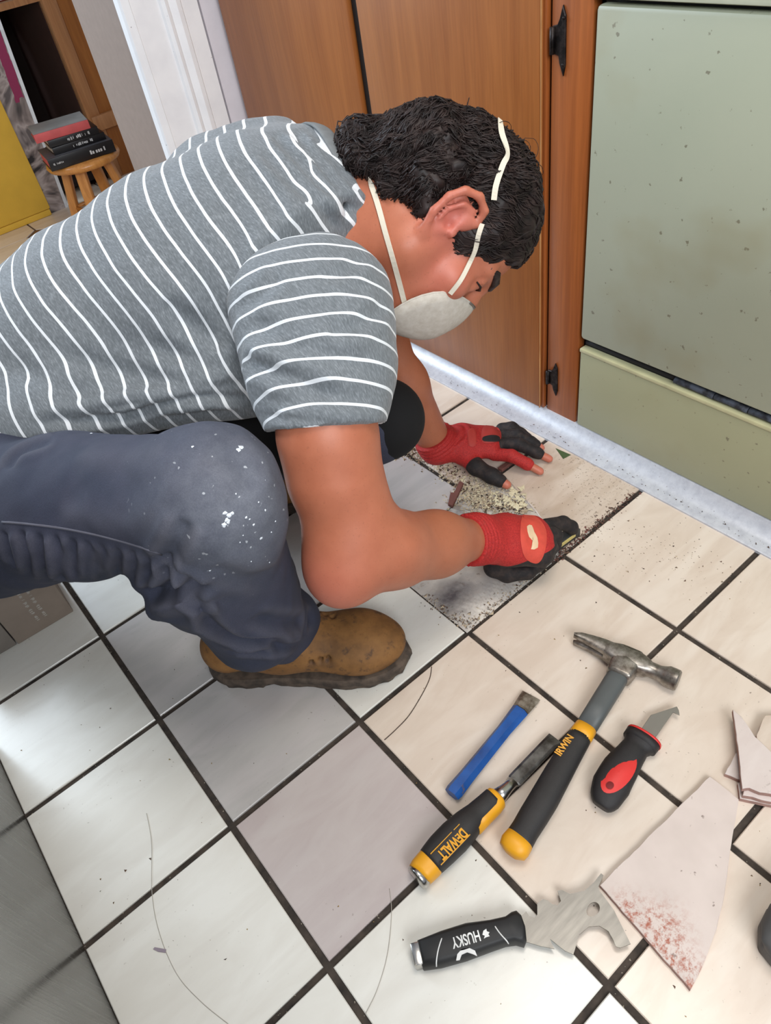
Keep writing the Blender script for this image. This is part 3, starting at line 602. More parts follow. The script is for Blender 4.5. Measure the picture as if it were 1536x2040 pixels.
# right hand: fist closed on the handle of a scraper, knuckles towards the cabinet
KR = [F(1088, 1048, .058), F(1096, 1062, .064), F(1094, 1085, .060), F(1082, 1108, .052)]
TIPR = [F(1140, 1054, .024), F(1098, 1092, .020), F(1080, 1118, .018), F(1064, 1130, .016)]
PALM_R = [W_R, F(1012, 1075, .085), F(1070, 1078, .064)]
THR = [F(1000, 1105, .060), F(985, 1130, .040), F(1010, 1142, .026), F(1050, 1140, .020)]
FRG = [[KR[0], F(1122, 1042, .044), F(1138, 1050, .030), TIPR[0]]] + [[KR[i], KR[i] * .55 + TIPR[i] * .45 + np.array([.008, -.002, .006]), KR[i] * .2 + TIPR[i] * .8 + np.array([.006, -.002, 0]), TIPR[i] - np.array([.012, 0, 0])] for i in (1, 2, 3)]
def body_sdf():
    lo = np.array([0.12, -0.50, 0.0]); hi = np.array([1.08, 0.36, 0.72])
    s = SDF(lo, hi, 0.0034 / RES)
    for i in range(1, 5): s.ecap(spine[i], spine[i + 1], LT, np.array(sec[i]) - 0.03, np.array(sec[i + 1]) - 0.03, 0.03)
    s.chain([S_R, H_R, E_R], [0.052, 0.049, 0.045], 0.02)
    s.cap(S_R + 0.14 * LT, S_R, 0.05, 0.05, 0.03)
    s.cap(S_L - 0.12 * LT, S_L, 0.05, 0.045, 0.03)
    # upper arm bulk, elbow, forearm
    s.cap(H_R + 0.02 * unit(E_R - H_R), E_R * 0.35 + H_R * 0.65, 0.0510, 0.0525, 0.03)
    fa = W_R - E_R
    s.chain([E_R, E_R + 0.30 * fa, E_R + 0.62 * fa, W_R], [0.046, 0.0432, 0.0385, 0.0290], 0.04)
    s.ell(D(676, 1152, 0.885), (0.030, 0.030, 0.030), None, 0.035)
    s.cap(D(775, 1085, 0.90), D(715, 1030, 0.875), 0.030, 0.038, 0.04)
    # left arm
    fl = W_L - E_L; s.chain([S_L, E_L, E_L + 0.35 * fl, W_L], [0.056, 0.042, 0.0415, 0.028], 0.025)
    # hands inside the gloves; fingertips show
    s.ecap(PALM_R[0], PALM_R[2], unit(KR[0] - KR[3]), (0.024, 0.020), (0.034, 0.014), 0.01)
    s.ecap(PALM_L[0], PALM_L[2], unit(FL[0][0] - FL[3][0]), (0.023, 0.018), (0.033, 0.012), 0.01)
    for f in FRG: s.chain(f, [0.0085, 0.008, 0.0075, 0.0065], 0.004)
    for f in FL: s.chain(f, [0.0085, 0.008, 0.0078, 0.0072], 0.004)
    s.chain(THL, [0.012, 0.0105, 0.0092, 0.0082], 0.006); s.chain(THR, [0.012, 0.0105, 0.0095, 0.0085], 0.006)
    # neck and head
    s.cap(NB - 0.03 * ax_t, Hd(-0.012, 0, -0.045), 0.064, 0.060, 0.03)
    s.cap(NB + 0.0 * ax_t, Hd(-0.05, 0, 0.0), 0.052, 0.056, 0.03)
    s.cap(D(690, 480, 0.95), Hd(0.0, -0.03, -0.05), 0.030, 0.036, 0.04)                # neck-shoulder slope
    s.ell(Hd(0.002, 0, 0.045), (0.097, 0.077, 0.088), HA, 0.02)
    s.ell(Hd(0.045, 0, -0.025), (0.055, 0.060, 0.080), HA, 0.025)
    for sg in (-1, 1):
        s.cap(Hd(0.0, sg * 0.054, -0.050), Hd(0.064, sg * 0.014, -0.090), 0.021, 0.020, 0.02)
        s.cap(Hd(-0.002, sg * 0.057, -0.02), Hd(0.0, sg * 0.054, -0.055), 0.022, 0.022, 0.02)
        s.ell(Hd(0.064, sg * 0.050, -0.018), (0.022, 0.018, 0.018), HA, 0.02)
        s.cap(Hd(0.076, sg * 0.046, 0.030), Hd(0.094, sg * 0.008, 0.028), 0.010, 0.012, 0.012)
        s.ell(Hd(0.097, sg * 0.034, 0.010), (0.016, 0.019, 0.012), HA, 0.010, 'carve')
        s.ell(Hd(0.080, sg * 0.034, 0.010), (0.0125, 0.0125, 0.0125), HA, 0.003)
        s.cap(Hd(0.086, sg * 0.044, 0.0175), Hd(0.091, sg * 0.025, 0.0175), 0.0045, 0.0045, 0.005)      # upper lid
        s.cap(Hd(0.086, sg * 0.044, 0.001), Hd(0.090, sg * 0.026, 0.001), 0.004, 0.004, 0.006)         # lower lid
        s.cap(Hd(0.100, sg * 0.011, -0.030), Hd(0.104, sg * 0.008, -0.030), 0.009, 0.008, 0.006)       # nostril wing
        # ear: bowl, helix, antihelix, lobe, tragus
        E = lambda f, l, u: Hd(f * 1.12 + 0.10 * u, sg * (0.078 + l - 0.25 * f), u)
        hx = [E(0.010, 0.0, 0.012), E(0.012, 0.004, 0.030), E(0.002, 0.009, 0.043), E(-0.014, 0.012, 0.042), E(-0.026, 0.013, 0.028), E(-0.027, 0.012, 0.008), E(-0.020, 0.009, -0.014), E(-0.008, 0.004, -0.030)]
        s.ecap(E(-0.007, 0.002, 0.026), E(-0.006, 0.0, -0.018), hf, (0.0215, 0.0062), (0.013, 0.006), 0.004)
        s.chain(hx, [0.0042, 0.0046, 0.0050, 0.0052, 0.0052, 0.0050, 0.0050, 0.0056], 0.003)
        s.ell(E(-0.005, 0.0085, 0.004), (0.009, 0.0055, 0.013), HA, 0.003, 'carve')
        s.ell(E(0.000, 0.006, -0.002), (0.006, 0.007, 0.006), HA, 0.003, 'carve')
        s.chain([E(-0.002, 0.006, 0.032), E(-0.014, 0.009, 0.022), E(-0.016, 0.009, 0.004), E(-0.010, 0.006, -0.012)], [0.0034, 0.0038, 0.0036, 0.003], 0.003)
        s.ell(E(0.010, 0.003, -0.002), (0.005, 0.005, 0.007), HA, 0.004)
        s.ell(E(-0.004, 0.002, -0.033), (0.0085, 0.0055, 0.010), HA, 0.005)
    s.chain([Hd(0.095, 0, 0.026), Hd(0.106, 0, 0.002), Hd(0.106, 0, -0.022)], [0.0095, 0.0105, 0.0110], 0.012)
    s.ell(Hd(0.068, 0, -0.090), (0.020, 0.024, 0.018), HA, 0.02)
    s.cap(Hd(0.098, -0.018, -0.056), Hd(0.098, 0.018, -0.056), 0.008, 0.008, 0.008); s.cap(Hd(0.095, -0.016, -0.069), Hd(0.095, 0.016, -0.069), 0.008, 0.008, 0.008)
    return s
bs = body_sdf(); BV, BQ = bs.mesh()
skin = NT('skin'); _v = skin.coord(); 
_c = skin.ramp(skin.noise(_v, 38, 4, 0.6), [(0.3, hexc((176, 104, 76))), (0.7, hexc((186, 113, 84)))])
_pk = skin.attr('pink').outputs['Fac']; _c = skin.mix(skin.math('MULTIPLY', _pk, 0.75), _c, hexc((214, 118, 108)))
_c = skin.mix(skin.attr('hairy').outputs['Fac'], _c, hexc((150, 96, 66)))
_c = skin.mix(skin.ramp(skin.noise(_v, 300, 2), [(0.62, (0, 0, 0)), (0.72, (0.22, 0.22, 0.22))]), _c, hexc((120, 70, 50)))
skin.set(_c, 0.48); skin.b.inputs['Subsurface Weight'].default_value = 0.12; skin.b.inputs['Subsurface Radius'].default_value = (0.012, 0.005, 0.003); skin.b.inputs['Subsurface Scale'].default_value = 0.4
skin.bump(skin.noise(_v, 420, 3, 0.6), 0.12, 0.0008)
def pink(V):
    e = np.exp(-(np.linalg.norm(V - D(655, 1165, 0.87), axis=1) / 0.045) ** 2)
    r = np.exp(-(np.linalg.norm(V - Hd(-0.008, -0.085, 0.004), axis=1) / 0.035) ** 2) * 0.9
    c = np.exp(-(np.linalg.norm(V - Hd(0.055, -0.055, -0.03), axis=1) / 0.04) ** 2) * 0.5
    t = sum(np.exp(-(np.linalg.norm(V - f[-1], axis=1) / 0.014) ** 2) for f in FL + [THL]) * 0.6
    return np.clip(e * 0.5 + r + c + t, 0, 1)
def hairy(V):
    d, t = segd(V, E_R, W_R); return np.where((d < 0.09) & (t > 0.05), smooth01((t - 0.1) / 0.5) * 0.35, 0) + np.where(segd(V, E_L, W_L)[0] < 0.08, 0.3, 0)
person = np_obj('person', BV, BQ, skin.m, None, {'pink': pink, 'hairy': hairy}, 2)
tag(person, 'man in striped grey shirt, dark jeans, dust mask and red gloves squatting over lifted tile', 'person')
bvh = BVHTree.FromPolygons([tuple(v) for v in BV], [tuple(q) for q in BQ.tolist()])
# --- shirt
shirt_m = NT('grey_striped_jersey'); _s = shirt_m.attr('stripe').outputs['Fac']; _v = shirt_m.coord()
_fr = shirt_m.math('FRACT', _s); _st = shirt_m.math('MULTIPLY', shirt_m.math('LESS_THAN', _fr, 0.145), 1.0)
_h = shirt_m.noise(shirt_m.coord((700, 160, 160), (0.3, 0.2, 0.7)), 1.0, 2, 0.6)
_c = shirt_m.ramp(_h, [(0.30, hexc((98, 104, 108))), (0.55, hexc((116, 122, 127))), (0.76, hexc((142, 148, 153)))])
_c = shirt_m.mix(_st, _c, hexc((226, 230, 234)))
shirt_m.set(_c, 0.9); shirt_m.bump(shirt_m.noise(_v, 900, 2), 0.25, 0.0006)
shirt_m.b.inputs['Sheen Weight'].default_value = 0.15
def shirt_sdf():
    s = SDF(spine[1] - np.array([0.46, 0.34, 0.40]), np.array([0.95, 0.34, 0.80]), 0.0042 / RES)
    for i in range(0, 5): s.ecap(spine[i], spine[i + 1], LT, sec[i], sec[i + 1], 0.035)
    s.cap(S_R + 0.14 * LT, S_R + 0.02 * LT, 0.092, 0.084, 0.05)
    s.cap(S_L - 0.14 * LT, S_L - 0.0 * LT, 0.085, 0.070, 0.05)
    s.cap(D(560, 318, 1.03), D(420, 350, 1.06), 0.05, 0.05, 0.05)               # shoulder blades lifted by the reach
    # belly cloth hanging onto the thigh
    s.cap(D(80, 825, 0.97), D(470, 745, 0.92), 0.045, 0.040, 0.05)
    s.cap(D(-120, 880, 0.935), D(120, 832, 0.92), 0.055, 0.048, 0.04); s.cap(D(110, 852, 0.93), D(505, 792, 0.95), 0.022, 0.024, 0.02); s.cap(D(150, 815, 0.90), D(480, 775, 0.90), 0.012, 0.012, 0.015)
    # neck opening
    s.ecap(NB - 0.09 * CN, NB, CD, (0.115, 0.10), (0.088, 0.074), 0.04)
    s.cap(D(590, 470, 0.93), D(692, 452, 0.925), 0.055, 0.045, 0.03)
    s.plane(NB, CN, 0.003)
    # soft folds towards the armpit and along the hem
    for a, b, r in ((D(455, 720, 0.83), D(380, 640, 0.86), 0.012), (D(560, 300, 0.93), D(690, 430, 0.89), 0.006), (D(600, 300, 0.92), D(715, 450, 0.88), 0.005), (D(550, 330, 0.92), D(650, 440, 0.88), 0.006)):
        s.cap(a, b, r*0.45, r * 0.3, 0.02, 'carve')
    s.plane(spine[1] - 0.33 * ax_t, -ax_t, 0.006)
    return s
ss = shirt_sdf(); SV, SQ = ss.mesh()
SN = vnormals(SV, SQ)
nz = fnoise(SV, 9.0, 3, 3.1); neckw = np.exp(-(np.linalg.norm(SV - D(690, 400, 0.92), axis=1) / 0.09) ** 2)
fold = fnoise(SV * np.array([1, 1, 1]) + 0.0, 26.0, 2, 9.0)
SV = SV + SN * ((nz * 0.0035) + neckw * fold * 0.005)[:, None]
SV, _ = folds(SV, SQ, SN, [([(440, 700), (385, 650), (320, 600)], .012, .006, .002), ([(455, 738), (390, 722), (290, 685)], .011, .005, .002), ([(470, 768), (380, 768), (240, 742), (120, 700)], .011, .005, .002),
    ([(500, 792), (380, 800), (250, 828), (120, 850)], .006, .010, .004), ([(490, 770), (350, 792), (200, 822), (60, 848)], .007, .006, .003), ([(545, 268), (600, 325), (700, 430)], .006, .004, .003), ([(585, 262), (640, 335), (725, 440)], .006, .004, .003),
    ([(520, 300), (590, 372), (690, 462)], .007, .004, .002), ([(480, 330), (530, 385), (560, 440)], .010, .003, .002), ([(440, 400), (470, 470), (450, 560)], .014, .003, .001), ([(180, 790), (110, 770), (20, 720)], .010, .004, .002)])
PIT = 0.0255
def stripe_t(V):
    s0 = (V - spine[1]) @ ax_t; up = (V - spine[1]) @ NT_
    wob = 0.004 * np.array([noise.noise(Vector(p * 7)) for p in V]) + neckw * 0.012 * np.array([noise.noise(Vector(p * 30)) for p in V])
    return (s0 + 0.03 * smooth01((up - 0.02) / 0.12) + wob + 1.0) / PIT
shirt = np_obj('shirt', SV, SQ, shirt_m.m, person, {'stripe': stripe_t}, 3)
sbvh = BVHTree.FromPolygons([tuple(v) for v in SV], [tuple(q) for q in SQ.tolist()])
def sleeve(S, Hm, E, r0, r1, parent, right=True):
    lo = np.minimum(S, Hm) - 0.14; hi = np.maximum(S, Hm) + 0.14; s = SDF(lo, hi, 0.0040 / RES); a = unit(Hm - S)
    side = unit(VX)
    s.ecap(S - 0.005 * a, Hm + 0.05 * a, side, r0, r1, 0.03)
    if right:
        s.ecap(S + 0.02 * LT - 0.01 * ax_t, S + 0.45 * (Hm - S), side, (0.090, 0.072), (0.082, 0.076), 0.04)
        for p, q, r in ((D(470, 720, 0.78), D(640, 790, 0.745), 0.007), (D(560, 690, 0.76), D(700, 760, 0.74), 0.007), (D(755, 740, 0.77), D(660, 800, 0.75), 0.006), (D(480, 640, 0.79), D(600, 650, 0.76), 0.006), (D(640, 560, 0.755), D(760, 590, 0.77), 0.006)):
            s.cap(p, q, r, r * 0.5, 0.014, 'carve')
    vr = unit(Hm - CAM); s.plane(Hm, unit(a - (0.9 if right else 0) * (a @ vr) * vr)); s.shell(0.009)
    s.v[...] = s.v
    V, Q = s.mesh(); N = vnormals(V, Q); V = V + N * (fnoise(V, 13.0, 3, 5.0) * 0.0028)[:, None]
    if right: V, _ = folds(V, Q, N, [([(462, 715), (550, 742), (680, 792)], .009, .005, .003), ([(500, 655), (600, 690), (760, 735)], .010, .004, .002), ([(768, 610), (710, 650), (650, 665)], .008, .004, .002), ([(545, 800), (620, 790), (740, 800)], .008, .003, .002), ([(440, 620), (500, 600), (560, 545)], .009, .003, .002), ([(740, 500), (690, 540), (640, 560)], .007, .003, .002), ([(520, 826), (630, 842), (752, 842)], .0045, .0022, .001)])
    o = np_obj('sleeve', V, Q, shirt_m.m, parent, {'stripe': lambda V: ((V - S) @ a + 0.003 * np.array([noise.noise(Vector(p * 9)) for p in V]) + 1.0 + (0.0 if right else 0.01)) / 0.0232}, 3)
    return o, V, Q
sl_r, RV, RQ = sleeve(S_R, H_R, E_R, (0.086, 0.072), (0.0630, 0.060), shirt)
sl_l, _, _ = sleeve(S_L, S_L + 0.62 * (E_L - S_L), E_L, (0.060, 0.058), (0.062, 0.058), shirt, False)
# ribbed collar
V, Fs = [], []
for i in range(48):
    t = 2 * PI * i / 48; o_ = math.cos(t) * CD * 0.091 + math.sin(t) * CS * 0.077; p = NB + o_ + 0.002 * CN + 0.002 * math.sin(5 * t) * CN; o_ = unit(o_)
    for k in range(10):
        b = 2 * PI * k / 10; V.append(p + o_ * (0.0036 * math.cos(b) - 0.006 * math.sin(b)) + CN * (0.0105 * math.sin(b)))
for i in range(48):
    for k in range(10): Fs.append((i * 10 + k, i * 10 + (k + 1) % 10, ((i + 1) % 48) * 10 + (k + 1) % 10, ((i + 1) % 48) * 10 + k))
collar_m = plain('grey_collar_rib', hexc((118, 122, 124)), 0.9, var=0.08, scale=120)
obj_from('collar', V, Fs, collar_m, shirt, True)
# --- jeans
jean = NT('worn_dark_denim'); _v = jean.coord()
_c = jean.ramp(jean.noise(_v, 11, 4, 0.6), [(0.3, hexc((46, 53, 72))), (0.7, hexc((64, 66, 84)))])
_w = jean.attr('wear').outputs['Fac']; _c = jean.mix(jean.math('MULTIPLY', _w, jean.math('MULTIPLY_ADD', jean.noise(_v, 60, 4, 0.7), 0.9, 0.25)), _c, hexc((128, 132, 142)))
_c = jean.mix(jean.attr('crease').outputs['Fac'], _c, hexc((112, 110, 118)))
_tw = jean.noise(jean.coord((900, 900, 500), (0.5, 0.4, 0.8)), 1.0, 2); _c = jean.mix(0.35, _c, jean.ramp(_tw, [(0.35, (0.45, 0.45, 0.45)), (0.7, (1, 1, 1))]), 'MULTIPLY')
_sp = jean.ramp(jean.noise(_v, 150, 1, 0.4), [(0.735, (0, 0, 0)), (0.75, (1, 1, 1))]); _c = jean.mix(jean.math('MULTIPLY', _sp, _w), _c, hexc((190, 194, 200)))
jean.set(_c, 0.9); jean.bump(_tw, 0.3, 0.0007)
def jeans_sdf():
    lo = np.minimum.reduce([R_HIP, L_HIP, L_ANK, R_ANK]) - np.array([0.22, 0.20, 0.14]); lo[2] = 0.03; lo[1] = -0.56; hi = np.array([0.86, 0.40, 0.60])
    s = SDF(lo, hi, 0.0042 / RES)
    PEL = (R_HIP + L_HIP) / 2
    s.ecap(R_HIP - 0.04 * FB, L_HIP - 0.04 * FB, FB, (0.11, 0.105), (0.11, 0.105), 0.05)
    s.ecap(PEL, spine[1], LT, (0.145, 0.10), (0.135, 0.10), 0.05)
    # right leg
    m1 = R_HIP * 0.55 + R_KNE * 0.45
    s.chain([R_HIP, m1, R_KNE], [0.103, 0.082, 0.064], 0.03)
    s.cap(D(450, 985, 0.745), D(470, 1050, 0.77), 0.042, 0.042, 0.04)
    calf = D(408, 1130, 0.84); s.chain([R_KNE, calf, D(510, 1245, 0.95)], [0.060, 0.066, 0.056], 0.035)
    s.cap(R_KNE, D(515, 1180, 0.93), 0.058, 0.054, 0.03)
    s.cap(D(490, 1230, 0.97), R_ANK + np.array([0.030, -0.024, 0.0]), 0.060, 0.058, 0.03)
    # left leg
    m2 = L_HIP * 0.5 + L_KNE * 0.5
    s.chain([L_HIP, m2, L_KNE], [0.115, 0.092, 0.062], 0.03); s.chain([L_KNE, L_KNE * 0.5 + L_ANK * 0.5 , L_ANK], [0.062, 0.064, 0.055], 0.03)
    # knee-back folds, cloth bunching and seam welt
    for a, b, r in ((D(282, 1160, 0.80), D(292, 1120, 0.775), 0.010), (D(352, 1135, 0.755), D(420, 1165, 0.76), 0.010), (D(310, 1215, 0.81), D(400, 1210, 0.77), 0.012)):
        s.cap(a, b, r, r, 0.012)
    return s
js = jeans_sdf()
js.plane(np.array([R_ANK[0], R_ANK[1], 0.058]), (0.16, -0.02, -1.0), 0.004)
JV, JQ = js.mesh(); JN = vnormals(JV, JQ)
JV = JV + JN * (fnoise(JV, 12.0, 3, 1.7) * 0.0035)[:, None]
jl = [([(290, 1186), (335, 1180), (408, 1160)], .008, .015, .005), ([(322, 1118), (336, 1148), (328, 1178)], .006, .008, .005), ([(326, 1112), (362, 1142), (402, 1168)], .006, .008, .005), ([(372, 1035), (348, 1085), (322, 1122)], .008, .006, .004),
      ([(396, 1172), (390, 1205), (425, 1250), (470, 1274), (545, 1278), (565, 1300)], .007, .009, .005), ([(420, 1130), (470, 1150), (540, 1150)], .012, .004, .002), ([(300, 1235), (350, 1240), (420, 1215)], .010, .005, .003), ([(450, 1300), (520, 1296), (600, 1285)], .006, .005, .003), ([(500, 1230), (580, 1240), (640, 1225)], .009, .005, .003)]
for k_, (x0_, y0_, x1_, y1_) in enumerate([(232, 1168, 240, 1095), (258, 1172, 268, 1100), (205, 1162, 208, 1088), (180, 1160, 180, 1080), (150, 1160, 146, 1072), (122, 1160, 112, 1066), (92, 1160, 78, 1062), (60, 1150, 42, 1056), (30, 1130, 8, 1058), (285, 1165, 296, 1108)]): jl.append(([(x0_, y0_), ((x0_ + x1_) / 2 + (-4, 4)[k_ % 2], (y0_ + y1_) / 2), (x1_, y1_)], .0055, .0045, .003))
jl += [([(14, 935), (40, 900), (110, 872)], .010, .005, .003), ([(120, 960), (220, 975), (330, 960)], .020, .003, .002), ([(430, 880), (480, 930), (500, 990)], .014, .003, .002)]
JV, jlight = folds(JV, JQ, JN, jl)
KW = D(495, 1000, 0.66)
def wear(V): return np.clip(np.exp(-(np.linalg.norm((V - KW) * np.array([1, 1, 0.75]), axis=1) / 0.085) ** 2) * 1.0, 0, 1)
def crease(V):
    r = np.zeros(len(V)); 
    for a, b in ((D(10, 1035, 0.835), D(320, 1105, 0.75)),): r += np.exp(-(segd(V, a, b)[0] / 0.004) ** 2) * 0.35
    return r
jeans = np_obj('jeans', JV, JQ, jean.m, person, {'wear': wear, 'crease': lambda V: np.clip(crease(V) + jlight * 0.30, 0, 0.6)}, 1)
jbvh = BVHTree.FromPolygons([tuple(v) for v in JV], [tuple(q) for q in JQ.tolist()])
# flat seam welt along the thigh
V, Fs = [], []
pts = []
for t in np.linspace(0, 1, 26):
    u = 4 + t * 318; v = 1040 + 20 * t + 45 * t ** 2.2
    h = hit(jbvh, u, v)
    if h[0] is not None: pts.append(np.array(h[0]) - np.array(h[1]) * 0.0003)
V, Fs = loft(pts, [(0.0016, 0.0016)] * len(pts), (0, 0, 1), 6); obj_from('seam', V, Fs, plain('denim_seam', hexc((92, 92, 104)), 0.9), jeans, True)
# paint splatters: small raised flecks of white paint on the knee
bm = bmesh.new(); pr = random.Random(3)
for u, v, r in [(480, 891, 6), (475, 896, 5), (384, 890, 3), (182, 864, 3), (448, 1022, 5), (456, 1027, 5), (462, 1022, 4), (452, 1036, 6), (447, 1045, 6), (455, 1040, 4), (490, 1031, 3), (505, 1045, 3), (528, 1016, 3), (520, 1072, 4), (500, 1118, 2), (418, 1136, 3), (484, 1066, 2), (478, 1080, 2), (536, 1120, 2), (548, 1038, 2), (470, 984, 2), (497, 1034, 2), (540, 1060, 2), (515, 1000, 2)]:
    h = hit(jbvh, u, v)
    if h[0] is None: continue
    n = np.array(h[1]); p = np.array(h[0]); rr = r / FPX * float(h[3]); t = unit(np.cross(n, (0, 0, 1))); b = np.cross(n, t)
    c = bm.verts.new(p + n * 0.0012); rg = []
    for k in range(9):
        a = 2 * PI * k / 9; q = rr * pr.uniform(0.55, 1.15); rg.append(bm.verts.new(p + t * math.cos(a) * q + b * math.sin(a) * q + n * 0.0004))
    for k in range(9): bm.faces.new((c, rg[k], rg[(k + 1) % 9]))
sp = obj_bm('paint_splatter', bm, plain('white_paint', hexc((222, 228, 236)), 0.6), jeans); sp['kind'] = 'stuff'; sp['label'] = 'white paint flecks on the worn knee'
# black pad on the far knee
s = SDF(L_KNE - 0.42, L_KNE + 0.42, 0.0055)
kd = unit(L_HIP - L_KNE); s.chain([L_KNE + 0.012 * FB, L_KNE + 0.11 * kd, L_HIP * 0.5 + L_KNE * 0.5, L_HIP * 0.72 + L_KNE * 0.28], [0.060, 0.078, 0.099, 0.110], 0.02); s.cap(L_KNE + 0.02 * FB, L_KNE + 0.10 * unit(L_ANK - L_KNE), 0.060, 0.064, 0.02)
V, Q = s.mesh(); kp_o = np_obj('knee_pad', V, Q, plain('black_knee_pad_cloth', (0.004, 0.004, 0.005), 0.95), person, None, 2); kp_o['label'] = 'black padded cloth around the far knee and thigh'
# --- boots
tan = NT('scuffed_tan_leather'); _v = tan.coord()
_c = tan.ramp(tan.noise(_v, 22, 5, 0.65), [(0.3, hexc((108, 74, 38))), (0.55, hexc((140, 98, 52))), (0.75, hexc((156, 112, 62)))])
_c = tan.mix(tan.ramp(tan.noise(_v, 60, 4, 0.7), [(0.56, (0, 0, 0)), (0.68, (0.8, 0.8, 0.8))]), _c, hexc((72, 52, 38)))
_c = tan.mix(tan.attr('crease').outputs['Fac'], _c, hexc((70, 50, 36)))
tan.set(_c, 0.72); tan.bump(tan.noise(_v, 140, 4), 0.3, 0.001)
sole_m = speckle('dusty_rubber_sole', hexc((100, 86, 74)), hexc((60, 52, 46)), 60, 0.35, 0.65, 0.85, bump=0.4)
def boot(M, parent):
    """boot in its own frame: x heel to toe, z up; sole length 0.312"""
    def T(p): return np.array(M @ Vector(p))
    A3 = np.array(M.to_3x3()).T
    pts = [T((x, y, z)) for x in (-0.03, 0.35) for y in (-0.09, 0.09) for z in (-0.02, 0.24)]
    s = SDF(np.min(pts, 0), np.max(pts, 0), 0.0033)
    s.ecap(T((0.050, 0, 0.062)), T((0.125, -0.002, 0.060)), A3[1], (0.039, 0.040), (0.041, 0.040), 0.02)
    s.ecap(T((0.125, 0, 0.055)), T((0.235, 0.004, 0.046)), A3[1], (0.042, 0.040), (0.049, 0.033), 0.02, 'add', 0.045)
    s.ell(T((0.240, 0.004, 0.040)), (0.066, 0.049, 0.036), A3, 0.018)
    s.ecap(T((0.160, 0, 0.070)), T((0.085, 0, 0.120)), A3[1], (0.034, 0.030), (0.040, 0.046), 0.025)
    s.cap(T((0.082, 0, 0.105)), T((0.075, 0, 0.165)), 0.046, 0.047, 0.02)
    s.ell(T((0.040, 0, 0.055)), (0.036, 0.036, 0.040), A3, 0.01)
    s.cap(T((0.145, -0.032, 0.104)), T((0.150, 0.030, 0.106)), 0.008, 0.008, 0.01)        # vamp edge roll
    for x in (0.175, 0.188, 0.199): s.cap(T((x, -0.05, 0.060)), T((x + 0.006, 0.045, 0.084)), 0.0035, 0.0035, 0.004, 'carve')
    s.plane(T((0, 0, 0.0195)), np.array(M.to_3x3() @ Vector((0, 0, -1))), 0.0)
    V, Q = s.mesh()
    cr = lambda V: sum(np.exp(-(segd(V, T((x, -0.05, 0.055)), T((x + 0.008, 0.05, 0.085)))[0] / 0.006) ** 2) * 0.5 for x in (0.175, 0.19, 0.203)) + np.exp(-(segd(V, T((0.07, -0.06, 0.03)), T((0.095, -0.05, 0.075)))[0] / 0.004) ** 2) * 0.6
    b = np_obj('boot', V, Q, tan.m, parent, {'crease': cr}, 2)
    # lugged sole
    ol = []; N = 96
    def halfw(x):
        return np.interp(x, [0, 0.01, 0.03, 0.06, 0.11, 0.16, 0.21, 0.25, 0.28, 0.30, 0.312], [0.0, 0.022, 0.036, 0.040, 0.039, 0.043, 0.051, 0.050, 0.041, 0.027, 0.0])
    xs = 0.156 * (1 - np.cos(np.linspace(0, PI, N // 2 + 1)))
    ol = [(x, -halfw(x)) for x in xs] + [(x, halfw(x)) for x in xs[-2:0:-1]]
    V, Fs = [], []; n = len(ol)
    for li, (z, k) in enumerate(((0.0, 0.975), (0.0085, 0.985), (0.0100, 1.0), (0.0200, 1.0), (0.0235, 0.97))):
        for i, (x, y) in enumerate(ol):
            lug = 1.0
            if li < 2 and (0.11 < x or x < 0.085): lug = 1.0 if (i // 2) % 2 else 0.972
            if li == 0 and 0.088 < x < 0.112: zz = 0.008
            else: zz = z
            V.append(T((0.156 + (x - 0.156) * k * (0.5 + 0.5 * lug) - 0.0, y * k * lug, zz)))
    for li in range(4):
        for i in range(n): Fs.append((li * n + i, li * n + (i + 1) % n, (li + 1) * n + (i + 1) % n, (li + 1) * n + i))
    Fs.append(tuple(range(n - 1, -1, -1))); Fs.append(tuple(4 * n + i for i in range(n)))
    so = obj_from('sole', V, Fs, sole_m, b, True); so.data.set_sharp_from_angle(angle=0.7)
    # welt stitching ridge
    return b
bt0 = np.array([0.313, -0.192, 0.0]); bdir = unit(np.array([0.553, -0.404, 0.0]) - bt0)
rb_ = boot(frameM(bt0, bdir), person); rb_['label'] = 'tan leather work boot flat on the tiles'
lbM = frameM(L_ANK + np.array([-0.075, 0.045, -0.028]), FB) @ Matrix.Rotation(math.radians(20), 4, 'Y')
lb_ = boot(lbM, person)
# --- gloves
glove_m = NT('red_knit_glove'); _v = glove_m.coord(); _bk = glove_m.attr('black').outputs['Fac']
_k = glove_m.noise(glove_m.coord((500, 500, 500)), 1.0, 2)
_c = glove_m.ramp(_k, [(0.3, hexc((150, 26, 26))), (0.7, hexc((190, 44, 40)))])
_c = glove_m.mix(glove_m.ramp(glove_m.noise(_v, 45, 4, 0.7), [(0.58, (0, 0, 0)), (0.74, (0.5, 0.5, 0.5))]), _c, hexc((120, 60, 50)))
_d = glove_m.ramp(glove_m.noise(_v, 80, 4, 0.7), [(0.45, hexc((26, 22, 24))), (0.72, hexc((58, 46, 42)))])
_c = glove_m.mix(glove_m.ramp(_bk, [(0.45, (0, 0, 0)), (0.55, (1, 1, 1))]), _c, _d)
_c = glove_m.mix(glove_m.attr('patch').outputs['Fac'], _c, hexc((204, 74, 58)))
glove_m.set(_c, 0.75); glove_m.bump(_k, 0.35, 0.0008)
def finger_cut(f, keep):
    """first part of a finger chain, keep = fraction of its length"""
    P = [np.asarray(p) for p in f]; L = [np.linalg.norm(P[i + 1] - P[i]) for i in range(len(P) - 1)]; T = sum(L) * keep; out = [P[0]]
    for i, l in enumerate(L):
        if T <= l: out.append(P[i] + (P[i + 1] - P[i]) * T / l); break
        out.append(P[i + 1]); T -= l
    return out
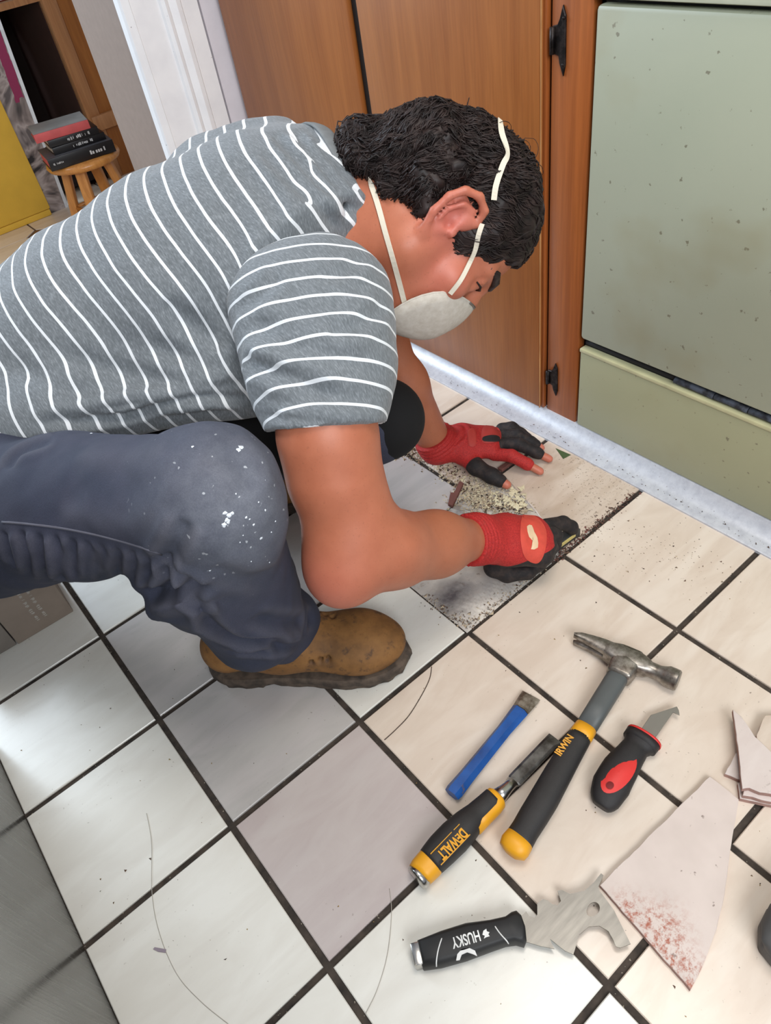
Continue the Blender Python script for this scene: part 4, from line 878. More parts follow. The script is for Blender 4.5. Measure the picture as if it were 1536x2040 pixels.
def glove(wr, elbow, palm, fingers, thumb, side, cuts, lab, cuff_len, palm_r):
    allp = np.array([wr - 0.06 * unit(wr - elbow)] + [p for f in fingers for p in f] + list(thumb) + list(palm)); s = SDF(allp.min(0) - 0.05, allp.max(0) + 0.05, 0.0021)
    a = unit(wr - elbow); c0 = wr - cuff_len * a
    s.ecap(c0, wr + 0.005 * a, side, (0.0385, 0.036), (0.036, 0.033), 0.01, 'add', 0.02)
    s.ecap(wr, palm[1], side, (0.036, 0.032), palm_r[0], 0.012); s.ecap(palm[1], palm[2], side, palm_r[0], palm_r[1], 0.012)
    for f, c in zip(fingers, cuts):
        g = finger_cut(f, c); s.chain(g, np.linspace(0.0122, 0.0102, len(g)), 0.004)
    g = finger_cut(thumb, cuts[-1]); s.chain(g, np.linspace(0.0165, 0.0122, len(g)), 0.008)
    s.cap(palm[1], thumb[0], 0.024, 0.017, 0.015)
    s.plane(c0 + 0.002 * a, -a); 
    V, Q = s.mesh(); N = vnormals(V, Q)
    t = (V - c0) @ a; dd, _ = segd(V, c0, palm[1])
    rib = np.where(dd < 0.06, np.sin(t / 0.0075 * 2 * PI) * 0.0015 * smooth01((cuff_len + 0.006 - t) / 0.012), 0)
    # open cuff edge flares
    V = V + N * rib[:, None]
    return s, V, Q, N
sR = unit(KR[0] - KR[3]); sL = unit(FL[0][0] - FL[3][0])
s, V, Q, N = glove(W_R, E_R, PALM_R, FRG, THR, sR, (1, 1, 1, 1, 1), '', 0.030, ((0.041, 0.029), (0.044, 0.026)))
def black_r(V):
    fd = np.min([segd(V, f[i], f[i + 1])[0] - 0.0150 for f in FRG for i in range(0, 3)] + [segd(V, THR[i], THR[i + 1])[0] - 0.018 for i in range(3)], 0)
    pal = (V - PALM_R[2]) @ np.array([-0.15, -0.45, -0.88]) - 0.008
    return np.clip(0.5 + np.maximum(-fd, pal) * 120, 0, 1)
backn = unit(np.cross(PALM_R[2] - PALM_R[1], sR)); backn = backn if backn[2] > 0 else -backn
gr_ = np_obj('glove', V, Q, glove_m.m, person, {'black': black_r, 'patch': np.zeros(len(V))}, 1); gr_['label'] = 'red glove closed on the grout tool'
grbvh = BVHTree.FromPolygons([tuple(v) for v in V], [tuple(q) for q in Q.tolist()])
s, V, Q, N = glove(W_L, E_L, PALM_L, FL, THL, sL, (0.74, 0.78, 0.84, 0.96, 0.86), '', 0.026, ((0.040, 0.026), (0.040, 0.021)))
def black_l(V):
    fd = np.min([segd(V, f[i], f[i + 1])[0] - 0.0145 for f in FL[1:] for i in range(0, 3)] + [segd(V, THL[i], THL[i + 1])[0] - 0.0185 for i in range(1, 3)] + [segd(V, FL[0][2], FL[0][3])[0] - 0.005], 0)
    return np.clip(0.5 - fd * 120, 0, 1)
gl_ = np_obj('glove', V, Q, glove_m.m, person, {'black': black_l, 'patch': np.zeros(len(V))}, 1); gl_['label'] = 'red glove with bare fingertips flat on the tile'
glbvh = BVHTree.FromPolygons([tuple(v) for v in V], [tuple(q) for q in Q.tolist()])
def surf_patch(name, tree, outline, mat, parent, off=0.0008, th=0.0012, n=7):
    """thin pad lying on a surface: outline in picture points, dropped onto the mesh"""
    c = np.mean(outline, 0); V = []; ok = True
    m = len(outline)
    def pt(u, v):
        h = hit(tree, u, v); return None if h[0] is None else (np.array(h[0]), np.array(h[1]))
    rings_ = []
    for r in np.linspace(0, 1, n):
        for k in range(m):
            p = pt(*(c + (np.array(outline[k]) - c) * max(r, 0.02)))
            if p is None: p = last
            last = p; V.append(p[0] + p[1] * (off + (th if r < 0.93 else 0.0)))
    Fs = []
    for i in range(n - 1):
        for k in range(m): Fs.append((i * m + k, i * m + (k + 1) % m, (i + 1) * m + (k + 1) % m, (i + 1) * m + k))
    return obj_from(name, V, Fs, mat, parent, True)
def oval(pts, m=5): 
    P = [np.array([*p, 0.0]) for p in pts]; P = [P[-1]] + P + [P[0], P[1]]; o = catmull(P, m); return [q[:2] for q in o[m:-m - 1]] if True else o
coral = plain('coral_red_pad', hexc((206, 74, 58)), 0.7, var=0.1, scale=80); pale_logo = plain('pale_worn_print', hexc((226, 196, 160)), 0.7)
blackpad = plain('black_glove_panel', hexc((30, 26, 28)), 0.7, var=0.3, scale=70)
surf_patch('knuckle_pad', grbvh, oval([(1042, 1026), (1068, 1030), (1086, 1052), (1088, 1082), (1080, 1112), (1066, 1122), (1044, 1108), (1036, 1066)]), coral, gr_)
surf_patch('logo', grbvh, oval([(1048, 1050), (1058, 1048), (1063, 1061), (1069, 1072), (1070, 1091), (1056, 1094), (1060, 1079), (1052, 1070)], 2), pale_logo, gr_, 0.0022, 0.0004)
surf_patch('knuckle_pad', glbvh, oval([(962, 852), (980, 847), (996, 856), (998, 874), (984, 882), (960, 880)]), plain('dull_red_pad', hexc((168, 52, 46)), 0.7), gl_)
surf_patch('knuckle_panel', glbvh, oval([(962, 872), (978, 868), (992, 870), (994, 880), (964, 880)], 3), blackpad, gl_, 0.0022, 0.0004)
surf_patch('cuff_tab', glbvh, oval([(932, 858), (946, 856), (948, 886), (934, 887)], 4), plain('red_cuff_tab', hexc((176, 56, 48)), 0.7), gl_)
# --- grout tool in the right hand
gt = empty('grout_scraper', F(1100, 1095, 0.0)); tag(gt, 'dark grout scraper with a pale yellow edge held in the red glove', 'hand tool')
g0, g1 = F(1052, 1134, 0.006), F(1150, 1062, 0.006); gx = unit(g1 - g0); Mg = frameM((g0 + g1) / 2, gx)
dks = plain('dark_worn_steel', hexc((84, 84, 82)), 0.45, 0.6); yw = plain('pale_yellow_edge', hexc((196, 178, 112)), 0.6)
bm = bmesh.new(); add_box(bm, (-0.052, -0.005, -0.003), (0.058, 0.012, 0.012), Mg, 0.001); child_keep(obj_bm('blade', bm, dks), gt)
bm = bmesh.new(); add_box(bm, (-0.040, -0.0066, 0.005), (0.045, -0.0051, 0.0118), Mg, 0.0004); child_keep(obj_bm('edge_strip', bm, yw), gt)
V, Fs = loft([g0 * .9 + g1 * .1 + (0, 0, .012), g0 * .6 + g1 * .4 + (0, 0, .030), g0 * .5 + g1 * .5 + (-.01, 0.004, .040)], [(0.009, 0.009)] * 3, (0, 0, 1), 12); child_keep(obj_from('handle', V, Fs, blackpad, None, True), gt)
# --- dust mask with straps
mask_m = NT('white_mask_fibre'); _v = mask_m.coord(); _n = mask_m.noise(_v, 120, 4, 0.6)
mask_m.set(mask_m.ramp(_n, [(0.3, hexc((188, 180, 168))), (0.7, hexc((206, 200, 190)))]), 0.9); mask_m.bump(_n, 0.4, 0.001)
V, Fs = [], []; NR, NS = 9, 32
rim = []
for k in range(NS):
    a = 2 * PI * k / NS; c, s_ = math.cos(a), math.sin(a)
    u = -0.050 + (0.052 if s_ > 0 else 0.074) * s_; l = 0.062 * c * (1.0 - 0.25 * max(0, s_) ** 2)
    f = 0.098 - 0.034 * (abs(c) ** 1.7) - (0.026 * max(0, -s_)) + 0.020 * max(0, s_)
    rim.append((f, l, u))
for i in range(NR):
    r = i / (NR - 1); bulge = math.cos(r * PI / 2) ** 0.85
    for (f, l, u) in rim:
        cf = 0.097; V.append(Hd(cf + (f - cf) * r ** 1.5 + 0.030 * bulge, l * (r ** 0.9), -0.055 + (u + 0.055) * (r ** 0.9)))
for i in range(NR - 1):
    for k in range(NS): a, b = i * NS + k, i * NS + (k + 1) % NS; Fs.append((a, b, b + NS, a + NS))
mk = obj_from('dust_mask', V, Fs, mask_m.m, person, True); sm = mk.modifiers.new('thickness', 'SOLIDIFY'); sm.thickness = 0.002
mk['label'] = 'white cup shaped dust mask over nose and mouth'
mbvh = BVHTree.FromPolygons([tuple(v) for v in V], Fs)
# rim fold
rp = [Hd(*q) for q in rim]; V, Fs = loft(rp + [rp[0]], [(0.0022, 0.0016)] * (NS + 1), tuple(hf), 6, caps=False); obj_from('rim', V, Fs, mask_m.m, mk, True)
nc = [Hd(*rim[k]) + 0.002 * hf for k in (5, 6, 7, 8, 9, 10, 11)]; V, Fs = loft(nc, [(0.003, 0.0012)] * 7, tuple(hf), 6); obj_from('nose_clip', V, Fs, plain('grey_nose_clip', hexc((120, 112, 104)), 0.4, 0.5), mk, True)
# hair (dark, wavy, gathered at the nape)
hair_m = NT('dark_brown_hair'); _n = hair_m.noise(hair_m.coord(), 60, 3)
hair_m.set(hair_m.ramp(_n, [(0.35, hexc((28, 21, 20))), (0.6, hexc((46, 35, 33))), (0.8, hexc((70, 56, 52)))]), 0.5); hair_m.b.inputs['Specular IOR Level'].default_value = 0.3
hs = SDF(HO - 0.26, HO + 0.24, 0.0040)
hs.ell(Hd(0.000, 0, 0.053), (0.105, 0.085, 0.095), HA, 0.01)
hs.chain([Hd(-0.050, -0.01, 0.055), Hd(-0.080, -0.02, 0.03), D(820, 318, 0.91), D(772, 318, 0.915)], [0.052, 0.048, 0.046, 0.036], 0.025)
hs.chain([D(762, 295, 0.92), D(716, 284, 0.915)], [0.028, 0.0265], 0.008); hs.cap(D(722, 312, 0.905), D(738, 322, 0.90), 0.022, 0.020, 0.006)
hs.chain([Hd(-0.060, -0.056, 0.018), D(850, 392, 0.880), D(795, 362, 0.895), D(758, 335, 0.905)], [0.030, 0.022, 0.024, 0.022], 0.012)
hs.chain([Hd(-0.07, 0.05, 0.01), Hd(-0.072, 0.045, -0.035)], [0.034, 0.030], 0.02)
for u_, v_, d_, r_ in ((790, 255, 0.95, 0.016), (855, 240, 0.95, 0.016), (905, 235, 0.94, 0.014), (765, 262, 0.96, 0.014), (795, 345, 0.885, 0.018), (845, 345, 0.865, 0.018), (900, 320, 0.862, 0.014), (825, 290, 0.88, 0.018)): hs.cap(D(u_, v_, d_), D(u_ + 12, v_ + 8, d_), r_, r_, 0.006)
hs.cap(Hd(0.036, -0.066, 0.045), Hd(0.036, -0.067, 0.014), 0.012, 0.006, 0.01); hs.cap(Hd(0.036, 0.066, 0.045), Hd(0.036, 0.067, 0.014), 0.012, 0.006, 0.01)
# face and ears stay free
hs.ecap(Hd(0.115, -0.001, 0.020), Hd(0.115, 0.001, 0.020), hf, (0.062, 0.1), (0.062, 0.1), 0.012, 'carve', 0.09) if False else None
hs.ell(Hd(0.118, 0, 0.012), (0.062, 0.12, 0.062), HA, 0.015, 'carve')
hs.ell(Hd(0.075, 0, -0.055), (0.075, 0.12, 0.070), HA, 0.012, 'carve')
for sg in (-1, 1): hs.ell(Hd(-0.004, sg * 0.10, 0.004), (0.033, 0.030, 0.046), HA, 0.008, 'carve')
HV, HQ = hs.mesh(); HN = vnormals(HV, HQ); HV = HV + HN * (fnoise(HV, 34.0, 3, 2.0) * (0.0045 + 0.0035 * smooth01((0.03 - (HV - HO) @ hf) / 0.06)) - 0.001)[:, None]
hair = np_obj('hair', HV, HQ, hair_m.m, person, None, 1); hair['label'] = 'dark wavy hair gathered at the nape'
# wavy strands lying over the hair mass, phases shared by neighbours so that they gather into waves
cu_ = bpy.data.curves.new('hair_locks', 'CURVE'); cu_.dimensions = '3D'; cu_.bevel_depth = 0.0010; cu_.bevel_resolution = 0; cu_.resolution_u = 1
hr = np.random.default_rng(12); hbv = BVHTree.FromPolygons([tuple(v) for v in HV], [tuple(q) for q in HQ.tolist()])
flow_t = D(716, 300, 0.95)
idx = hr.choice(len(HV), 5200, replace=True)
for n_, i in enumerate(idx):
    p = HV[i].copy(); nn = HN[i]; front = (p - HO) @ hf
    if (p - HO) @ hu < -0.03 and front > -0.03: continue
    if front > 0.02 and (p - HO) @ hu < 0.03 and n_ % 3: continue
    steps = int(hr.integers(7, 13)); curl = 0.3 + 0.7 * smooth01((0.035 - front) / 0.06); amp = 0.0078 * curl * hr.uniform(0.75, 1.15)
    ph = 9.0 * noise.noise(Vector(p * 16)) + hr.uniform(-0.5, 0.5); wl = 0.030 + 0.008 * noise.noise(Vector(p * 11 + 5)); pts = []; lift = hr.uniform(0.0, 0.0022) + 0.0022 * noise.noise(Vector(p * 40)); tw = 0.9 * noise.noise(Vector(p * 13 + 3)) * curl
    for k in range(steps):
        q, nrm, _, dist = hbv.find_nearest(Vector(p))
        if q is None: break
        nrm = np.array(nrm); d = flow_t - p; d = d - nrm * (d @ nrm); L_ = np.linalg.norm(d)
        d = d / max(L_, 1e-6); swl = np.cross(nrm, HA[1]); d = unit(d * min(1.0, L_ / 0.05) + swl * max(0.0, 1 - L_ / 0.05) * 1.2 + 1e-6); sd = np.cross(nrm, d); d = unit(d + sd * tw); sd = np.cross(nrm, d)
        wv = 2 * PI * k * 0.006 / wl + ph
        pts.append(np.array(q) + sd * math.sin(wv) * amp + nrm * (max(lift, 0.0) + 0.0032 * curl * math.cos(wv)))
        p = np.array(q) + d * 0.006
    if len(pts) < 4: continue
    sp_ = cu_.splines.new('POLY'); sp_.points.add(len(pts) - 1); r0 = hr.uniform(0.6, 1.3)
    for k, q in enumerate(pts): sp_.points[k].co = (*q, 1); sp_.points[k].radius = r0 * (1.0 - 0.8 * (k / (len(pts) - 1)) ** 2)
# loose curls standing off the outline
for n_ in range(70):
    i = int(hr.integers(len(HV))); p = HV[i]; nn = HN[i]
    if (p - HO) @ hf > 0.02 or (p - HO) @ hu < 0: continue
    t = unit(np.cross(nn, hr.normal(size=3))); b = np.cross(nn, t); R0 = hr.uniform(0.008, 0.016); sp_ = cu_.splines.new('POLY'); m_ = 12; sp_.points.add(m_ - 1)
    for k in range(m_):
        a = k / (m_ - 1) * hr.uniform(3.2, 4.2); q = p + nn * (R0 * math.sin(a) * 0.9) + t * (R0 * (1 - math.cos(a))) + b * 0.003 * k / m_
        sp_.points[k].co = (*q, 1); sp_.points[k].radius = 0.4
cu_.materials.append(hair_m.m)
lk = link(bpy.data.objects.new('hair_locks', cu_), hair); lk['kind'] = 'stuff'
# eyebrow, stubble strip
V, Fs = loft([Hd(0.074, -0.056, 0.030), Hd(0.088, -0.046, 0.037), Hd(0.100, -0.028, 0.036), Hd(0.106, -0.012, 0.031)], [(0.002, 0.003), (0.0035, 0.006), (0.004, 0.007), (0.003, 0.005)], tuple(hu), 8); eb = obj_from('eyebrow', V, Fs, hair_m.m, hair, True)
V, Fs = loft([Hd(0.082, -0.050, 0.009), Hd(0.091, -0.042, 0.0125), Hd(0.0965, -0.030, 0.013), Hd(0.096, -0.020, 0.011)], [(0.0012, 0.001), (0.002, 0.0014), (0.002, 0.0014), (0.001, 0.001)], tuple(hu), 8); obj_from('eyelashes', V, Fs, hair_m.m, hair, True)
# straps
strap_m = plain('cream_elastic_strap', hexc((222, 214, 196)), 0.7, var=0.05)
hbv_all = [bvh, hbv]
def strap(pts2, width, off=0.0022):
    P = []
    for u, v, w_ in pts2:
        best = None
        for tr_ in (bvh, hbv, sbvh) if w_ is None else ():
            h = hit(tr_, u, v)
            if h[0] is not None and (best is None or h[3] < best[3]): best = h
        if best is None: P.append((D(u, v, w_ if w_ else 0.9), -VZ))
        else: P.append((np.array(best[0]) + np.array(best[1]) * off, np.array(best[1])))
    pos = catmull([p for p, _ in P], 5); nor = catmull([n for _, n in P], 5); V, Fs = [], []
    for i, p in enumerate(pos):
        t = unit(pos[min(i + 1, len(pos) - 1)] - pos[max(i - 1, 0)]); n = unit(nor[i] - t * (nor[i] @ t)); sd = np.cross(t, n)
        for a, b in ((-1, -.5), (1, -.5), (1, .5), (-1, .5)): V.append(p + sd * a * width + n * b * 0.0012)
    for i in range(len(pos) - 1):
        for k in range(4): a, b = i * 4 + k, i * 4 + (k + 1) % 4; Fs.append((a, b, b + 4, a + 4))
    Fs += [(0, 1, 2, 3), tuple(len(V) - 4 + k for k in (3, 2, 1, 0))]
    return obj_from('strap', V, Fs, strap_m, mk)
strap([(807, 606, None), (796, 560, None), (783, 510, None), (770, 465, None), (757, 420, None), (746, 385, None), (736, 352, None)], 0.0033)
strap([(897, 582, None), (915, 558, None), (932, 525, None), (945, 495, None), (954, 468, None), (962, 445, None)], 0.0030, 0.0035)
strap([(982, 400, None), (990, 372, None), (997, 340, None), (1001, 305, None), (998, 275, None), (987, 248, None)], 0.0034, 0.0085)
# ------------------------------------------------------------------ tools on the floor
def Z6(pts, z=0.0): return [F(780 + x / 2.0317, 1200 + y / 2.0317, z) for x, y in pts]     # measured on an enlarged view of the floor
def xy(P): return [(p[0], p[1]) for p in P]
def ccw(o):
    a = sum(o[i][0] * o[(i + 1) % len(o)][1] - o[(i + 1) % len(o)][0] * o[i][1] for i in range(len(o))); return o if a > 0 else o[::-1]
def keep(o, t): return child_keep(o, t)
def flat_text(name, body, a, b, height, mat, parent, z, bold=0.0):
    """raised print: starts at a, runs towards b, tops to the left of the running direction"""
    a, b = np.array(a), np.array(b); x = unit(b - a); M = frameM((a + b) / 2, x)
    if z is not None: M.translation.z = z
    o = text_obj(name, body, height, mat, None, Matrix.Identity(4), 0.00012, 'CENTER', 0, 1.0, bold)
    wd = max(v.co.x for v in o.data.vertices) - min(v.co.x for v in o.data.vertices); o.data.transform(Matrix.Diagonal((float(np.linalg.norm(b - a)) / wd, 1, 1, 1))); o.data.transform(M)
    return keep(o, parent)
grip_blk = plain('black_rubber_grip', hexc((40, 38, 38)), 0.6, var=0.12, scale=60, bump=0.2)
yel_p = plain('yellow_plastic', hexc((232, 164, 30)), 0.45, var=0.05); yel_print = plain('amber_print', hexc((222, 160, 60)), 0.6)
steel_w = NT('worn_tool_steel'); _v = steel_w.coord(); _n = steel_w.noise(_v, 90, 5, 0.65)
steel_w.set(steel_w.ramp(_n, [(0.30, hexc((96, 88, 80))), (0.5, hexc((142, 136, 128))), (0.72, hexc((176, 172, 166)))]), 0.38, 0.85); steel_w.bump(_n, 0.15, 0.0008)
steel_b = plain('bright_tool_steel', hexc((186, 184, 180)), 0.25, 1.0, 0.06); steel_d = speckle('dark_blade_steel', hexc((120, 118, 114)), hexc((70, 66, 62)), 50, 0.4, 0.65, 0.4, 0.7)
# hammer, lying on its side
hm = empty('claw_hammer', F(1150, 1470)); tag(hm, 'claw hammer with black and yellow grip lying across the grout line', 'hammer')
def path6(pts): return [F(u, v, z) for u, v, z, *_ in pts]
sh = [(1247, 1322, .0155), (1222, 1362, .0155), (1192, 1410, .0155), (1166, 1452, .016)]
V, Fs = loft(path6(sh), [(.0135, .0105), (.0142, .0105), (.0138, .0108), (.0132, .0110)], (0, 0, 1), 20, 3.0); keep(obj_from('shaft', V, Fs, plain('slate_grey_fibreglass', hexc((84, 88, 88)), 0.5, var=0.08), None, True), hm)
V, Fs = loft(path6([(1168, 1449, .016), (1160, 1461, .016), (1154, 1470, .016)]), [(.0140, .0116), (.0148, .0122), (.0145, .0120)], (0, 0, 1), 20, 2.6); keep(obj_from('grip_ring', V, Fs, yel_p, None, True), hm)
gpts = [(1156, 1467, .016), (1136, 1500, .0165), (1110, 1545, .0175), (1085, 1590, .018), (1063, 1626, .018), (1046, 1654, .0175), (1034, 1674, .017)]
gr = [(.0145, .0122), (.0156, .0132), (.0168, .0142), (.0174, .0146), (.0170, .0144), (.0162, .0142), (.0170, .0142)]
V, Fs = loft(catmull(path6(gpts), 3), [tuple(np.array([np.interp(i / 3, range(7), [g[k] for g in gr]) for k in (0, 1)])) for i in range(19)], (0, 0, 1), 22, 2.5); keep(obj_from('grip', V, Fs, grip_blk, None, True), hm)
V, Fs = loft(path6([(1036, 1671, .017), (1026, 1685, .0165), (1020, 1696, .016), (1016, 1702, .0155)]), [(.0171, .0144), (.0182, .0145), (.0165, .0130), (.0080, .0090)], (0, 0, 1), 22, 2.5); keep(obj_from('grip_butt', V, Fs, yel_p, None, True), hm)
ca, fc = F(1141, 1268, .0165), F(1352, 1357, .0165); hx = unit(fc - ca); Lh = float(np.linalg.norm(fc - ca)); hy = np.cross((0, 0, 1), hx)
hc = F(1247, 1318, .0165); sc = float((hc - ca) @ hx); off = hc - ca - sc * hx
def hp(x, o=0.0, z=0.0): return ca + hx * x + hy * o + np.array([0, 0, z]) + off * min(1, max(0, 1 - abs(x - sc) / 0.05)) * 0.35
V, Fs = loft([hp(Lh), hp(Lh - .002), hp(Lh - .015), hp(Lh - .019), hp(Lh - .026), hp(Lh - .038), hp(Lh - .044), hp(sc + .013), hp(sc - .013), hp(sc - .024), hp(sc - .030)],
             [(.0130, .0130, 2), (.0148, .0148, 2), (.0148, .0148, 2), (.0128, .0128, 2), (.0105, .0110, 2), (.0105, .0115, 2), (.0125, .0130, 3), (.0150, .0150, 5), (.0150, .0150, 5), (.0125, .0145, 4), (.0110, .0140, 4)], (0, 0, 1), 20)
head = keep(obj_from('head', V, Fs, steel_w.m, None, True), hm); head.data.set_sharp_from_angle(angle=0.6)
for sg in (-1, 1):
    xs = [sc - .022, sc - .036, sc - .052, sc - .068, sc * 0.02 + .001]
    V, Fs = loft([hp(xs[0], .000, sg * .0072), hp(xs[1], .001, sg * .0074), hp(xs[2], .0005, sg * .0080), hp(xs[3], -.0005, sg * .0086), hp(xs[4], -.003, sg * .0092)], [(.0118, .0066), (.0104, .0060), (.0080, .0056), (.0055, .0052), (.0022, .0048)], (0, 0, 1), 12, 3.5)
    c = keep(obj_from('claw', V, Fs, steel_w.m, None, True), head); c.data.set_sharp_from_angle(angle=0.6)
V, Fs = loft([hp(sc + .001, .013), hp(sc + .001, -.010), hp(sc, -.026), hp(sc, -.031)], [(.0168, .0145), (.0185, .0150), (.0172, .0132), (.0160, .0125)], (0, 0, 1), 20, 6); keep(obj_from('eye_socket', V, Fs, steel_w.m, None, True), head)
flat_text('lettering', 'IRWIN', F(1111, 1503, .0306), F(1138, 1466, .0288), 0.0125, yel_print, hm, None, 0.0004)
# wood chisel
ch = empty('wood_chisel', F(960, 1620)); tag(ch, 'wood chisel with black and yellow handle, blade tip against the hammer grip', 'chisel')
def cpath(pts): return [F(u, v, z) for u, v, z in pts]
V, Fs = loft(cpath([(829, 1752, .0165), (832, 1749, .0165), (838, 1741, .0165)]), [(.0135, .0135), (.0150, .0150), (.0150, .0150)], (0, 0, 1), 20); keep(obj_from('strike_cap', V, Fs, steel_b, None, True), ch)
V, Fs = loft(cpath([(836, 1743, .0165), (842, 1735, .0165), (856, 1720, .0165), (862, 1713, .0165)]), [(.0150, .0150), (.0160, .0160), (.0167, .0168), (.0164, .0168)], (0, 0, 1), 20, 2.4); keep(obj_from('butt_ring', V, Fs, yel_p, None, True), ch)
hpx = [(858, 1717, .0170), (880, 1693, .0180), (905, 1668, .0185), (928, 1645, .0180), (948, 1625, .0165), (968, 1607, .0160), (984, 1592, .0160)]
V, Fs = loft(catmull(cpath(hpx), 3), [tuple(np.array([np.interp(i / 3, range(7), g) for g in ([.0165, .0186, .0192, .0176, .0146, .0140, .0138], [.0170, .0182, .0186, .0180, .0155, .0150, .0140])])) for i in range(19)], (0, 0, 1), 22, 2.6); keep(obj_from('grip', V, Fs, grip_blk, None, True), ch)
V, Fs = loft(cpath([(938, 1640, .0172), (958, 1620, .0162), (980, 1599, .0160), (990, 1589, .0160), (993, 1586, .0160)]), [(.0162, .0130), (.0158, .0130), (.0153, .0130), (.0138, .0138), (.0105, .0105)], (0, 0, 1), 20, 2.6); keep(obj_from('yellow_edge', V, Fs, yel_p, None, True), ch)
V, Fs = loft(cpath([(990, 1589, .016), (1003, 1577, .0155), (1012, 1568, .015), (1022, 1556, .014)]), [(.0105, .0105), (.0085, .0085), (.0070, .0070), (.0080, .0050)], (0, 0, 1), 16); keep(obj_from('ferrule', V, Fs, steel_b, None, True), ch)
b0, b1 = F(1017, 1563, .013), F(1106, 1470, .0085); Mb = frameM(b0, b1 - b0); Lb = float(np.linalg.norm(b1 - b0))
bm = bmesh.new(); sec_ = [(0.0, .0050, .0032), (0.008, .0092, .0034), (Lb - .012, .0095, .0026), (Lb, .0095, .0006)]
rr = [[bm.verts.new(Mb @ Vector((x, sy * w_, sz))) for sy, sz in ((-1, -.002), (1, -.002), (1, h_ * .2), (.62, h_), (-.62, h_), (-1, h_ * .2))] for x, w_, h_ in sec_]
for i in range(3):
    for k in range(6): bm.faces.new((rr[i][k], rr[i][(k + 1) % 6], rr[i + 1][(k + 1) % 6], rr[i + 1][k]))
bm.faces.new(rr[0]); bm.faces.new(rr[3][::-1]); keep(obj_bm('blade', bm, steel_d), ch)
ztop = 0.0366
flat_text('lettering', 'DEWALT', F(926, 1655, ztop)[:2].tolist() + [0], F(876, 1706, ztop)[:2].tolist() + [0], 0.0165, yel_p, ch, ztop, 0.0006)
for q in (-1, 1):
    a, b = F(926, 1652, ztop), F(868, 1712, ztop); d = unit(b - a); n = np.cross((0, 0, 1), d)
    bm = bmesh.new(); add_box(bm, (0, -.0004, -.0012), (float(np.linalg.norm(b - a)), .0004, .0001), frameM(a + n * q * .0085 + np.array([0, 0, .0002]), d)); keep(obj_bm('print_line', bm, yel_p), ch)
# cold chisel: hexagonal blue bar
cc = empty('cold_chisel', F(980, 1490)); tag(cc, 'blue painted cold chisel with bare steel tip left of the hammer', 'chisel')
blue_p = speckle('chipped_blue_paint', hexc((28, 84, 158)), hexc((20, 62, 124)), 30, 0.4, 0.7, 0.42, spots=(60, 0.70, hexc((96, 84, 84))))
c0, c1, c2 = F(900, 1583, .0095), F(1037, 1414, .0090), F(1058, 1386, .0050)
V, Fs = loft([c0, c0 * .96 + c1 * .04, c0 * .8 + c1 * .2, c0 * .25 + c1 * .75, c1], [(.0105, .0085), (.0115, .0095), (.0105, .0095), (.0098, .0092), (.0118, .0070)], (0, 0, 1), 6); o = obj_from('shank', V, Fs, blue_p, None, False); keep(o, cc)
V, Fs = loft([c1, c1 * .4 + c2 * .6, c2, c2 + unit(c2 - c1) * .001], [(.0118, .0070), (.0132, .0040), (.0138, .0016), (.0138, .0004)], (0, 0, 1), 6); keep(obj_from('tip', V, Fs, speckle('bare_scratched_steel', hexc((168, 160, 148)), hexc((110, 98, 84)), 80, 0.4, 0.6, 0.4, 0.6), None, False), cc)
# hook knife
kn = empty('hook_knife', F(1260, 1520)); tag(kn, 'hook blade knife with black handle and red oval inset right of the hammer', 'knife')
kp_ = [(846, 828, .012), (862, 800, .0135), (888, 742, .0150), (925, 675, .0155), (965, 620, .0150), (988, 588, .0140), (1006, 566, .0140), (1018, 550, .0140)]
kw_ = [(.0105, .009), (.0180, .0130), (.0225, .0150), (.0215, .0152), (.0180, .0145), (.0165, .0135), (.0220, .0150), (.0200, .0130)]
kpath = [F(780 + x / 2.0317, 1200 + y / 2.0317, z) for x, y, z in kp_]
V, Fs = loft(catmull(kpath, 3), [tuple(np.interp(i / 3, range(8), [g[k] for g in kw_]) for k in (0, 1)) for i in range(22)], (0, 0, 1), 22, 2.3); keep(obj_from('handle', V, Fs, plain('black_textured_plastic', hexc((34, 32, 33)), 0.55, var=0.15, scale=200, bump=0.4), None, True), kn)
red_i = plain('red_rubber_inset', hexc((214, 48, 44)), 0.5, var=0.06)
def dome(name, c, ax, ra, rb, z, h, mat, parent):
    M = frameM((c[0], c[1], z), ax); V, Fs = [], []
    for i in range(6):
        r = 1 - i / 5.0; 
        for k in range(28): a = 2 * PI * k / 28; V.append(np.array(M @ Vector((ra * max(r, .01) * math.cos(a), rb * max(r, .01) * math.sin(a), h * (1 - r * r)))))
    for i in range(5):
        for k in range(28): a, b = i * 28 + k, i * 28 + (k + 1) % 28; Fs.append((a, b, b + 28, a + 28))
    return keep(obj_from(name, V, Fs, mat, None, True), parent)
ki, kj = Z6([(860, 765), (980, 615)], .029); dome('inset', (ki + kj) / 2, kj - ki, float(np.linalg.norm(kj - ki)) / 2, .0145, .0278, .0036, red_i, kn)
dome('hang_hole', Z6([(884, 742)], .029)[0], kj - ki, .0050, .0044, .0305, .0004, plain('dark_red_recess', hexc((120, 14, 18)), 0.6), kn)
ga, gb = Z6([(1002, 572), (1022, 545)], .014); V, Fs = loft([ga, gb], [(.0222, .0155), (.0228, .0150)], (0, 0, 1), 22, 2.3); keep(obj_from('guard', V, Fs, bpy.data.materials['black_textured_plastic'], None, True), kn)
ga, gb = Z6([(1020, 549), (1025, 542)], .014); V, Fs = loft([ga, gb], [(.0232, .0158), (.0226, .0150)], (0, 0, 1), 22, 2.3); keep(obj_from('guard_rim', V, Fs, red_i, None, True), kn)
